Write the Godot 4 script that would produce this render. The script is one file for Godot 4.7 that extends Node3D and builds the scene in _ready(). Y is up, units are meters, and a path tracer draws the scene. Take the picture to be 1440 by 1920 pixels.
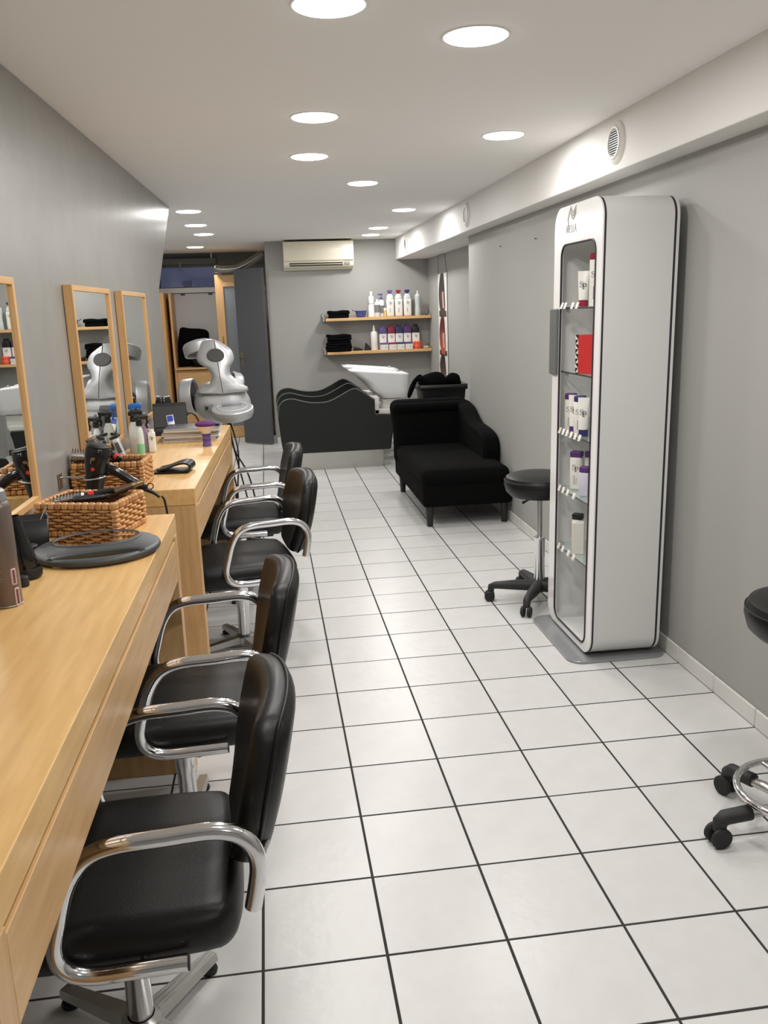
extends Node3D
# Hair salon interior. y up, metres. Floor tile pitch 0.31.

class MB:
	var st := SurfaceTool.new()
	var g := 0
	var x := Transform3D()
	func _init():
		st.begin(Mesh.PRIMITIVE_TRIANGLES)
	func flat():
		st.set_smooth_group(-1)
	func smooth():
		g += 1
		st.set_smooth_group(g)
	func t(a: Vector3, b: Vector3, c: Vector3):
		st.add_vertex(x * a); st.add_vertex(x * c); st.add_vertex(x * b)
	func q(a: Vector3, b: Vector3, c: Vector3, d: Vector3):
		t(a, b, c); t(a, c, d)
	func to(a: Vector3, b: Vector3, c: Vector3, o: Vector3):
		if (b - a).cross(c - a).dot((a + b + c) / 3.0 - o) < 0.0: t(a, c, b)
		else: t(a, b, c)
	func qo(a: Vector3, b: Vector3, c: Vector3, d: Vector3, o: Vector3):
		to(a, b, c, o); to(a, c, d, o)
	func box(c: Vector3, s: Vector3, b := 0.0) -> MB:
		flat()
		var h := s / 2.0
		if b <= 0.0:
			var p := func(i, j, k): return c + Vector3(i * h.x, j * h.y, k * h.z)
			for s1 in [-1, 1]:
				qo(p.call(s1, -1, -1), p.call(s1, 1, -1), p.call(s1, 1, 1), p.call(s1, -1, 1), c)
				qo(p.call(-1, s1, -1), p.call(1, s1, -1), p.call(1, s1, 1), p.call(-1, s1, 1), c)
				qo(p.call(-1, -1, s1), p.call(1, -1, s1), p.call(1, 1, s1), p.call(-1, 1, s1), c)
			return self
		b = minf(b, minf(h.x, minf(h.y, h.z)) * 0.95)
		var P := func(i, j, k, ax):
			return c + Vector3(i * (h.x if ax == 0 else h.x - b), j * (h.y if ax == 1 else h.y - b), k * (h.z if ax == 2 else h.z - b))
		for s1 in [-1, 1]:
			qo(P.call(s1, -1, -1, 0), P.call(s1, 1, -1, 0), P.call(s1, 1, 1, 0), P.call(s1, -1, 1, 0), c)
			qo(P.call(-1, s1, -1, 1), P.call(1, s1, -1, 1), P.call(1, s1, 1, 1), P.call(-1, s1, 1, 1), c)
			qo(P.call(-1, -1, s1, 2), P.call(1, -1, s1, 2), P.call(1, 1, s1, 2), P.call(-1, 1, s1, 2), c)
			for s2 in [-1, 1]:
				qo(P.call(-1, s1, s2, 1), P.call(1, s1, s2, 1), P.call(1, s1, s2, 2), P.call(-1, s1, s2, 2), c)
				qo(P.call(s1, -1, s2, 0), P.call(s1, 1, s2, 0), P.call(s1, 1, s2, 2), P.call(s1, -1, s2, 2), c)
				qo(P.call(s1, s2, -1, 0), P.call(s1, s2, 1, 0), P.call(s1, s2, 1, 1), P.call(s1, s2, -1, 1), c)
				for s3 in [-1, 1]:
					to(P.call(s1, s2, s3, 0), P.call(s1, s2, s3, 1), P.call(s1, s2, s3, 2), c)
		return self
	# solid of revolution about y; pr = Array of Vector2(radius, height), from bottom to top on the outside
	func lathe(pr: Array, n := 24, at := Vector3.ZERO, bas := Basis()) -> MB:
		var xf := Transform3D(bas, at)
		smooth()
		for k in pr.size() - 1:
			var a: Vector2 = pr[k]
			var b: Vector2 = pr[k + 1]
			if a.distance_to(b) < 1e-7: continue
			if k > 0:
				var o: Vector2 = pr[k - 1]
				if o.distance_to(a) > 1e-7 and absf((a - o).angle_to(b - a)) > 0.6: smooth()
			for i in n:
				var t0 := TAU * i / n
				var t1 := TAU * ((i + 1) % n) / n
				var A := xf * Vector3(a.x * cos(t0), a.y, a.x * sin(t0))
				var B := xf * Vector3(b.x * cos(t0), b.y, b.x * sin(t0))
				var C := xf * Vector3(b.x * cos(t1), b.y, b.x * sin(t1))
				var D := xf * Vector3(a.x * cos(t1), a.y, a.x * sin(t1))
				if b.x > 1e-6: t(A, B, C)
				if a.x > 1e-6: t(A, C, D)
		return self
	# tube along points; r a number or an Array
	func tube(pts: Array, r, n := 10, closed := false, sq := 1.0, upv := Vector3.ZERO) -> MB:
		smooth()
		var m := pts.size()
		var rings := []
		var nrm := Vector3.ZERO
		for i in m:
			var d: Vector3
			if closed: d = (pts[(i + 1) % m] - pts[(i - 1 + m) % m]).normalized()
			elif i == 0: d = (pts[1] - pts[0]).normalized()
			elif i == m - 1: d = (pts[m - 1] - pts[m - 2]).normalized()
			else: d = ((pts[i + 1] - pts[i]).normalized() + (pts[i] - pts[i - 1]).normalized()).normalized()
			if i == 0:
				nrm = upv if upv != Vector3.ZERO else (Vector3.UP if absf(d.y) < 0.9 else Vector3.RIGHT)
			nrm = (nrm - d * nrm.dot(d)).normalized()
			var bi := d.cross(nrm)
			var rr: float = r[i] if r is Array else r
			var ring := []
			for k in n:
				var th := TAU * k / n
				ring.append(pts[i] + nrm * cos(th) * rr * sq + bi * sin(th) * rr)
			rings.append(ring)
		var last := m if closed else m - 1
		for i in last:
			var A: Array = rings[i]
			var B: Array = rings[(i + 1) % m]
			for k in n:
				var k2 := (k + 1) % n
				q(A[k], A[k2], B[k2], B[k])
		if not closed:
			smooth()
			for k in n: t(pts[0], rings[0][(k + 1) % n], rings[0][k])
			smooth()
			for k in n: t(pts[m - 1], rings[m - 1][k], rings[m - 1][(k + 1) % n])
		return self
	# extruded outline (counter-clockwise, in local xy), thickness d around z = 0
	func prism(poly: PackedVector2Array, d: float, b := 0.0) -> MB:
		var n := poly.size()
		var ins := PackedVector2Array()
		for i in n:
			var e0 := (poly[i] - poly[(i - 1 + n) % n]).normalized()
			var e1 := (poly[(i + 1) % n] - poly[i]).normalized()
			var nn := (Vector2(-e0.y, e0.x) + Vector2(-e1.y, e1.x)).normalized()
			var k := maxf(nn.dot(Vector2(-e0.y, e0.x)), 0.4)
			ins.append(poly[i] + nn * b / k)
		var z := d / 2.0
		var f := func(p: Vector2, zz: float): return Vector3(p.x, p.y, zz)
		var tri := Geometry2D.triangulate_polygon(ins)
		flat()
		for i in range(0, tri.size(), 3):
			var a := ins[tri[i]]
			var bb := ins[tri[i + 1]]
			var c := ins[tri[i + 2]]
			if (bb - a).cross(c - a) < 0.0:
				var w := bb
				bb = c
				c = w
			t(f.call(a, z), f.call(bb, z), f.call(c, z))
			t(f.call(a, -z), f.call(c, -z), f.call(bb, -z))
		smooth()
		for i in n:
			var j := (i + 1) % n
			var h := (i - 1 + n) % n
			if absf((poly[i] - poly[h]).angle_to(poly[j] - poly[i])) > 0.6: smooth()
			q(f.call(poly[i], -z + b), f.call(poly[j], -z + b), f.call(poly[j], z - b), f.call(poly[i], z - b))
		if b > 0.0:
			flat()
			for i in n:
				var j := (i + 1) % n
				q(f.call(poly[i], z - b), f.call(poly[j], z - b), f.call(ins[j], z), f.call(ins[i], z))
				q(f.call(ins[i], -z), f.call(ins[j], -z), f.call(poly[j], -z + b), f.call(poly[i], -z + b))
		return self
	# flat band between two outlines with equal counts, z from -d/2 to d/2
	func ring(outer: PackedVector2Array, inner: PackedVector2Array, d: float) -> MB:
		var n := outer.size()
		var z := d / 2.0
		var f := func(p: Vector2, zz: float): return Vector3(p.x, p.y, zz)
		flat()
		for i in n:
			var j := (i + 1) % n
			q(f.call(outer[i], z), f.call(outer[j], z), f.call(inner[j], z), f.call(inner[i], z))
			q(f.call(outer[i], -z), f.call(inner[i], -z), f.call(inner[j], -z), f.call(outer[j], -z))
		smooth()
		for i in n:
			var j := (i + 1) % n
			q(f.call(outer[i], -z), f.call(outer[j], -z), f.call(outer[j], z), f.call(outer[i], z))
		smooth()
		for i in n:
			var j := (i + 1) % n
			q(f.call(inner[i], z), f.call(inner[j], z), f.call(inner[j], -z), f.call(inner[i], -z))
		return self
	# rounded box; df is an optional deformation Callable(Vector3) -> Vector3
	func soft(c: Vector3, s: Vector3, r: float, n := 8, df = null) -> MB:
		smooth()
		var h := s / 2.0
		r = minf(r, minf(h.x, minf(h.y, h.z)) * 0.999)
		var inn := h - Vector3(r, r, r)
		var pos := func(p: Vector3) -> Vector3:
			var w := p * h
			var i := w.clamp(-inn, inn)
			var e := w - i
			var o := i + (e.normalized() * r if e.length() > 1e-9 else Vector3.ZERO)
			o += c
			if df != null: o = df.call(o)
			return o.snapped(Vector3(1e-5, 1e-5, 1e-5))
		var co := func(k: int, hh: float) -> float:
			var u := 2.0 * k / n - 1.0
			# more samples near the rounded rim
			var e := 1.0 - r / hh
			var a := absf(u)
			var v := a / 0.5 * e if a < 0.5 else e + (a - 0.5) / 0.5 * (1.0 - e)
			if e < 0.02: v = a
			return signf(u) * v
		for ax in 3:
			for sg in [-1.0, 1.0]:
				var hu := h[(ax + 1) % 3]
				var hv := h[(ax + 2) % 3]
				for i in n:
					for j in n:
						var pts := []
						for d in [[0, 0], [1, 0], [1, 1], [0, 1]]:
							var p := Vector3()
							p[ax] = sg
							p[(ax + 1) % 3] = co.call(i + d[0], hu)
							p[(ax + 2) % 3] = co.call(j + d[1], hv)
							pts.append(pos.call(p))
						if sg > 0: q(pts[0], pts[1], pts[2], pts[3])
						else: q(pts[0], pts[3], pts[2], pts[1])
		return self
	func sheet(f: Callable, nu: int, nv: int) -> MB:
		smooth()
		for i in nu:
			for j in nv:
				var a: Vector3 = f.call(float(i) / nu, float(j) / nv)
				var b: Vector3 = f.call(float(i + 1) / nu, float(j) / nv)
				var c: Vector3 = f.call(float(i + 1) / nu, float(j + 1) / nv)
				var d: Vector3 = f.call(float(i) / nu, float(j + 1) / nv)
				if a.distance_to(b) < 1e-7: t(a, c, d)
				elif c.distance_to(d) < 1e-7: t(a, b, c)
				else: q(a, b, c, d)
		return self
	func mesh() -> ArrayMesh:
		st.generate_normals()
		return st.commit()

var M := {}
var names := {}

func numbered(n: String) -> String:
	var k: int = names.get(n, 0)
	names[n] = k + 1
	return n if k == 0 else "%s_%03d" % [n, k]

func thing(n: String, label: String, cat: String, at := Vector3.ZERO, turn := 0.0, group := "") -> Node3D:
	var o := Node3D.new()
	o.name = numbered(n)
	add_child(o, true)
	o.position = at
	o.rotation.y = turn
	tag(o, label, cat, group)
	return o

func tag(o: Node, label: String, cat: String, group := ""):
	o.set_meta("label", label)
	o.set_meta("category", cat)
	if group != "": o.set_meta("group", group)

func part(p: Node3D, n: String, mb, mat: Material, at := Vector3.ZERO, rot := Vector3.ZERO) -> MeshInstance3D:
	var o := MeshInstance3D.new()
	o.mesh = mb.mesh() if mb is MB else mb
	o.name = n if p != self else numbered(n)
	o.material_override = mat
	o.position = at
	o.rotation = rot
	p.add_child(o, true)
	return o

func single(n: String, mb, mat: Material, label: String, cat: String, at := Vector3.ZERO, rot := Vector3.ZERO, group := "") -> MeshInstance3D:
	var o := part(self, n, mb, mat, at, rot)
	tag(o, label, cat, group)
	return o

func struct(n: String, mb, mat: Material, label: String, at := Vector3.ZERO, rot := Vector3.ZERO) -> MeshInstance3D:
	var o := part(self, n, mb, mat, at, rot)
	o.set_meta("kind", "structure")
	o.set_meta("label", label)
	return o

func dup(o: Node3D, label: String, at: Vector3, rot := Vector3.ZERO, base := "") -> Node3D:
	var c: Node3D = o.duplicate()
	c.name = numbered(base)
	add_child(c, true)
	c.position = at
	c.rotation = rot
	c.set_meta("label", label)
	return c

func B() -> MB:
	return MB.new()

# ---------------------------------------------------------------- outlines
func rrect(w: float, h: float, r: float, n := 6) -> PackedVector2Array:
	var o := PackedVector2Array()
	for c in [[1, 1, 0.0], [-1, 1, PI / 2], [-1, -1, PI], [1, -1, PI * 1.5]]:
		for i in n + 1:
			var a: float = c[2] + PI / 2 * i / n
			o.append(Vector2(c[0] * (w / 2 - r) + cos(a) * r, c[1] * (h / 2 - r) + sin(a) * r))
	return o

func ellipse(rx: float, ry: float, n := 32, c := Vector2.ZERO) -> PackedVector2Array:
	var o := PackedVector2Array()
	for i in n:
		o.append(c + Vector2(cos(TAU * i / n) * rx, sin(TAU * i / n) * ry))
	return o

func curve(ctrl: Array, per := 5, closed := false) -> Array:
	# Catmull-Rom through the given points
	var o := []
	var n := ctrl.size()
	var segs := n if closed else n - 1
	for i in segs:
		var p0 = ctrl[(i - 1 + n) % n] if closed or i > 0 else ctrl[0]
		var p1 = ctrl[i]
		var p2 = ctrl[(i + 1) % n]
		var p3 = ctrl[(i + 2) % n] if closed or i + 2 < n else ctrl[n - 1]
		for k in per:
			var t := float(k) / per
			o.append(0.5 * ((2.0 * p1) + (p2 - p0) * t + (2.0 * p0 - 5.0 * p1 + 4.0 * p2 - p3) * t * t + (3.0 * p1 - p0 - 3.0 * p2 + p3) * t * t * t))
	if not closed: o.append(ctrl[n - 1])
	return o

func curve2(ctrl: Array, per := 5) -> PackedVector2Array:
	return PackedVector2Array(curve(ctrl, per, true))

# ---------------------------------------------------------------- materials
func mat(c: Color, rough := 0.5, metal := 0.0, spec := 0.5) -> StandardMaterial3D:
	var m := StandardMaterial3D.new()
	m.albedo_color = c
	m.roughness = rough
	m.metallic = metal
	m.metallic_specular = spec
	return m

func c8(r: int, g: int, b: int) -> Color:
	return Color8(r, g, b)

func noise_img(sz: int, freq: float, oct: int, sd: int, type := FastNoiseLite.TYPE_SIMPLEX_SMOOTH) -> Image:
	var f := FastNoiseLite.new()
	f.seed = sd
	f.frequency = freq
	f.noise_type = type
	f.fractal_octaves = oct
	return f.get_seamless_image(sz, sz)

func ramp_tex(img: Image, a: Color, b: Color) -> ImageTexture:
	var w := img.get_width()
	var h := img.get_height()
	var o := Image.create(w, h, false, Image.FORMAT_RGB8)
	for y in h:
		for x in w:
			o.set_pixel(x, y, a.lerp(b, img.get_pixel(x, y).r))
	o.generate_mipmaps()
	return ImageTexture.create_from_image(o)

func bump(m: StandardMaterial3D, img: Image, cm: float, scale: Vector3):
	m.heightmap_enabled = true
	m.heightmap_texture = ImageTexture.create_from_image(img)
	m.heightmap_scale = cm
	m.uv1_triplanar = true
	m.uv1_scale = scale

func wood(a: Color, b: Color, scale: Vector3, sd: int, rough := 0.38) -> StandardMaterial3D:
	var m := mat(Color.WHITE, rough)
	m.albedo_texture = ramp_tex(noise_img(256, 0.012, 5, sd), a, b)
	m.uv1_triplanar = true
	m.uv1_scale = scale
	return m

func glow(c: Color, e: float) -> StandardMaterial3D:
	var m := mat(Color(0.9, 0.9, 0.9), 0.6)
	m.emission_enabled = true
	m.emission = c
	m.emission_energy_multiplier = e
	return m

func glass(c: Color, a: float, rough := 0.02) -> StandardMaterial3D:
	var m := mat(Color(c, a), rough)
	m.transparency = BaseMaterial3D.TRANSPARENCY_ALPHA
	return m

func make_materials():
	var fine := noise_img(256, 0.05, 4, 3)
	var grain := noise_img(256, 0.09, 3, 8, FastNoiseLite.TYPE_CELLULAR)
	var soft := noise_img(256, 0.02, 4, 21)
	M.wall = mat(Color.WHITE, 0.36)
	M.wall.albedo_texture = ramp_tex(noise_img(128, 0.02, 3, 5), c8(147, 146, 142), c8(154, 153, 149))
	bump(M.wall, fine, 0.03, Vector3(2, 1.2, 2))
	M.wall_matt = mat(c8(165, 165, 161), 0.7)
	bump(M.wall_matt, fine, 0.03, Vector3(2, 2, 2))
	M.ceiling = mat(c8(248, 247, 245), 0.85)
	M.beam = mat(c8(232, 231, 228), 0.7)
	bump(M.beam, fine, 0.03, Vector3(1.5, 1.5, 1.5))
	M.tiles = []
	for k in 3:
		var t := mat(Color.WHITE, 0.3)
		var v: int = [209, 206, 211][k]
		t.albedo_texture = ramp_tex(noise_img(64, 0.03, 3, 30 + k), c8(v - 3, v - 3, v - 5), c8(v + 2, v + 2, v))
		bump(t, soft, 0.03, Vector3(4, 4, 4))
		M.tiles.append(t)
	M.grout = mat(c8(50, 48, 46), 0.95)
	M.skirt = mat(c8(220, 219, 214), 0.35)
	M.counter = wood(c8(202, 161, 101), c8(222, 183, 123), Vector3(9, 9, 0.9), 11, 0.34)
	M.counter_shaded_z = wood(c8(184, 146, 98), c8(206, 168, 118), Vector3(9, 9, 0.9), 16, 0.4)  # same wood as the worktop, shade of the upright drawer fronts painted in
	M.counter_shaded_v = wood(c8(184, 146, 98), c8(204, 166, 118), Vector3(9, 0.9, 9), 12, 0.4)  # darker copy for upright panels, their weaker light put into the colour
	M.wood_v = wood(c8(205, 160, 106), c8(222, 180, 126), Vector3(10, 0.9, 10), 13, 0.45)
	M.wood_x = wood(c8(208, 164, 110), c8(226, 186, 132), Vector3(0.9, 10, 10), 14, 0.42)
	M.wood_z = wood(c8(205, 160, 106), c8(222, 180, 126), Vector3(10, 10, 0.9), 15, 0.45)
	M.leather = mat(c8(19, 19, 18), 0.4, 0.0, 0.4)
	bump(M.leather, grain, 0.02, Vector3(9, 9, 9))
	M.leather_edge = mat(c8(16, 16, 15), 0.45, 0.0, 0.4)
	M.bench = mat(c8(38, 41, 38), 0.6, 0.0, 0.35)
	bump(M.bench, grain, 0.02, Vector3(8, 8, 8))
	M.bench_pipe = mat(c8(84, 89, 84), 0.5)
	M.velvet = mat(c8(12, 12, 12), 0.95, 0.0, 0.2)
	bump(M.velvet, fine, 0.1, Vector3(6, 6, 6))
	M.towel = mat(c8(14, 14, 15), 1.0, 0.0, 0.2)
	bump(M.towel, fine, 0.5, Vector3(9, 9, 9))
	M.black = mat(c8(24, 24, 25), 0.4)
	M.gloss_black = mat(c8(20, 20, 21), 0.12)
	M.black_matt = mat(c8(36, 37, 38), 0.6)
	M.rubber = mat(c8(30, 30, 31), 0.7)
	M.mirror_case = mat(c8(64, 68, 70), 0.45)
	M.chrome = mat(c8(228, 228, 230), 0.1, 1.0)
	M.steel = mat(c8(190, 190, 188), 0.3, 1.0)
	M.brushed = mat(c8(196, 195, 190), 0.36, 1.0)
	bump(M.brushed, fine, 0.02, Vector3(0.8, 14, 14))
	M.silver = mat(c8(186, 188, 190), 0.42, 0.4)
	M.silver_dark = mat(c8(140, 143, 145), 0.42, 0.4)
	M.dark_oval = mat(c8(62, 63, 62), 0.5)
	M.mirror = mat(c8(235, 238, 236), 0.0, 1.0)
	M.white = mat(c8(238, 238, 236), 0.14)
	M.white_wrap = mat(c8(214, 216, 213), 0.42)
	M.white_in = mat(c8(226, 226, 224), 0.5)
	M.white_plastic = mat(c8(236, 234, 228), 0.35)
	M.cream = mat(c8(238, 232, 212), 0.22)
	M.cream_dark = mat(c8(64, 61, 54), 0.6)
	M.ceramic = mat(c8(240, 241, 242), 0.08)
	M.seam = mat(c8(44, 30, 42), 0.5)
	M.plate = mat(c8(150, 151, 153), 0.32, 0.35)
	M.handle = mat(c8(112, 116, 116), 0.35, 0.3)
	M.shelf_glass = glass(Color(0.82, 0.92, 0.88), 0.16)
	M.glass_edge = mat(c8(48, 66, 60), 0.2)
	M.frost = mat(c8(126, 131, 135), 0.3)
	M.grey_glass = mat(c8(205, 204, 202), 0.4)
	M.door_grey = mat(c8(84, 86, 90), 0.5)
	M.dark_room = mat(c8(176, 176, 166), 0.8)
	M.purple = mat(c8(92, 52, 118), 0.4)
	M.violet = mat(c8(96, 84, 150), 0.4)
	M.navy = mat(c8(48, 50, 104), 0.4)
	M.red = mat(c8(150, 34, 62), 0.4)
	M.bright_red = mat(c8(208, 44, 42), 0.5)
	M.orange = mat(c8(232, 96, 62), 0.4)
	M.blue = mat(c8(66, 82, 148), 0.4)
	M.aqua = mat(c8(140, 196, 214), 0.2)
	M.sky_blue = mat(c8(40, 110, 190), 0.35)
	M.clear_plastic = mat(c8(214, 220, 218), 0.25)
	M.pale_green = mat(c8(130, 196, 150), 0.3)
	M.lilac = mat(c8(158, 138, 160), 0.4)
	M.grey_print = mat(c8(128, 126, 126), 0.5)
	M.ink = mat(c8(60, 50, 62), 0.5)
	M.logo = mat(c8(172, 174, 172), 0.4)
	M.paper = mat(c8(226, 222, 214), 0.6)
	M.soap = mat(c8(216, 192, 132), 0.5)
	M.can = mat(c8(112, 100, 94), 0.32, 0.3)
	M.can_print = mat(c8(160, 148, 142), 0.45)
	M.can_pink = mat(c8(206, 172, 176), 0.45)
	M.gold = mat(c8(150, 134, 96), 0.35, 0.8)
	M.rattan = []
	for k in 3:
		var m := wood([c8(176, 122, 70), c8(190, 138, 84), c8(160, 108, 60)][k], [c8(204, 152, 98), c8(212, 164, 108), c8(190, 138, 84)][k], Vector3(14, 14, 14), 60 + k, 0.5)
		M.rattan.append(m)
	M.rattan_dark = mat(c8(104, 66, 36), 0.7)
	M.bristle_top = mat(c8(84, 34, 96), 0.8)
	M.bristle_low = mat(c8(232, 214, 200), 0.8)
	M.lamp = glow(Color(1.0, 0.982, 0.965), 10.0)
	M.screen = mat(c8(58, 76, 170), 0.2)
	M.duct = mat(c8(132, 132, 126), 0.25, 1.0)

# ---------------------------------------------------------------- camera and light
func make_camera_and_light():
	var cam := Camera3D.new()
	cam.name = "camera"
	cam.position = Vector3(0.1025, 1.5804, 1.8488)
	cam.rotation = Vector3(deg_to_rad(-13.2327), deg_to_rad(-7.2835), deg_to_rad(-1.9268))
	cam.fov = 61.252
	cam.near = 0.02
	add_child(cam)
	cam.current = true
	var we := WorldEnvironment.new()
	we.name = "world_environment"
	var e := Environment.new()
	e.background_mode = Environment.BG_COLOR
	e.background_color = Color8(70, 76, 106)
	e.background_energy_multiplier = 0.72
	e.tonemap_mode = Environment.TONE_MAPPER_LINEAR
	e.tonemap_exposure = 1.06
	e.sdfgi_enabled = true
	e.ssao_enabled = true
	e.ssil_enabled = true
	we.environment = e
	add_child(we)

const H := 2.39
const LAMP_ENERGY := 0.98
const LAMP_COLOR := Color(1.0, 0.985, 0.975)

func make_lamps():
	var spots := [
		[0.33, -0.75, "round recessed ceiling light cut off by the top edge of the photo"],
		[0.804, -1.017, "largest fully visible recessed ceiling light, upper middle right"],
		[0.371, -2.15, "recessed ceiling light above the aisle, nearest of the middle pair"],
		[1.322, -2.583, "recessed ceiling light beside the nearest beam speaker"],
		[0.398, -3.121, "recessed ceiling light just behind the nearest middle one"],
		[0.802, -4.155, "recessed ceiling light halfway down the room, right of the middle pair"],
		[1.332, -5.772, "recessed ceiling light next to the middle beam speaker"],
		[-0.445, -5.587, "recessed ceiling light nearest the end corner of the left wall"],
		[-0.471, -6.718, "second recessed light in the far left row of ceiling lights"],
		[-0.461, -7.68, "third recessed light in the far left row, set slightly to the right"],
		[-0.678, -9.415, "rearmost small recessed ceiling light before the dark back room"],
		[1.322, -7.391, "recessed ceiling light right of the air conditioner, the nearer one"],
		[1.344, -8.216, "recessed ceiling light right of the air conditioner, closest to the wall"],
		[0.37, 0.75, "round recessed ceiling light above the entrance, behind the viewer"],
		[1.32, 0.55, "round recessed ceiling light by the beam, behind the viewer"],
		[0.85, 2.35, "round recessed ceiling light close to the front wall"],
	]
	var rim := B().lathe([Vector2(0.098, -0.002), Vector2(0.102, -0.0035), Vector2(0.107, -0.0025), Vector2(0.108, 0.0)], 40).mesh()
	var disc := B().lathe([Vector2(0.0, -0.010), Vector2(0.06, -0.0095), Vector2(0.088, -0.008), Vector2(0.095, -0.006), Vector2(0.099, -0.001)], 40).mesh()
	for s in spots:
		var t := thing("recessed_ceiling_light", s[2], "ceiling light", Vector3(s[0], H, s[1]), 0.0, "recessed ceiling lights")
		part(t, "rim", rim, M.beam)
		part(t, "diffuser", disc, M.lamp)
		var l := AreaLight3D.new()
		l.name = "lamp_light"
		l.area_size = Vector2(0.17, 0.17)
		l.light_energy = LAMP_ENERGY
		l.light_color = LAMP_COLOR
		l.area_range = 14.0
		l.shadow_enabled = true
		l.rotation.x = -PI / 2
		l.position.y = -0.014
		t.add_child(l)

# ---------------------------------------------------------------- the room
const WR := 1.845

const SLANT := 0.0313

func left_x(z: float) -> float:
	return -0.688 + SLANT * (-1.327 - z)

func make_floor():
	var T := 0.31
	var fl := struct("floor", B().box(Vector3(0.38, -0.0512, -4.2), Vector3(3.7, 0.10, 16.2)), M.grout, "white square tiled floor with dark grey joints")
	var g := 0.0075
	var tile := B().box(Vector3(0, -0.006, 0), Vector3(T - g, 0.012, T - g), 0.0005).mesh()
	var half := B().box(Vector3(0, -0.006, 0), Vector3(WR - 5 * T - g / 2 - 0.003, 0.012, T - g), 0.0005).mesh()
	var rng := RandomNumberGenerator.new()
	rng.seed = 4
	var spots := []
	for j in range(-11, 40):
		for i in range(-5, 7):
			if i == 6 and j < 18: continue
			if i < -3 and j < 17: continue
			spots.append([i, j])
	spots.sort_custom(func(a, b):
		var da := Vector2(a[0] * T + 0.15 - 0.3, -a[1] * T - 0.15 - 1.0).length() + (50.0 if a[1] < -2 else 0.0) + (20.0 if a[0] < -2 or (a[0] < -1 and a[1] > 3) else 0.0)
		var db := Vector2(b[0] * T + 0.15 - 0.3, -b[1] * T - 0.15 - 1.0).length() + (50.0 if b[1] < -2 else 0.0) + (20.0 if b[0] < -2 or (b[0] < -1 and b[1] > 3) else 0.0)
		return da < db)
	var rest := B()
	var n := 0
	for s in spots:
		var cut: bool = s[0] == 5 and s[1] < 18
		var at := Vector3((s[0] + 0.5) * T, 0.0, -(s[1] + 0.5) * T)
		if cut: at.x = (5 * T + g / 2 + WR - 0.003) / 2
		if n < 290:
			at.y = rng.randf_range(-0.0004, 0.0004)
			var o := part(fl, "tile", half if cut else tile, M.tiles[rng.randi() % 3], at)
			o.rotation.z = rng.randf_range(-0.0006, 0.0006)
			n += 1
		else:
			rest.x = Transform3D(Basis(), at)
			rest.box(Vector3(0, -0.006, 0), Vector3((WR - 5 * T - g if cut else T - g), 0.012, T - g))
	var r := part(fl, "far_tiles", rest, M.tiles[0])
	r.set_meta("kind", "stuff")

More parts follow.
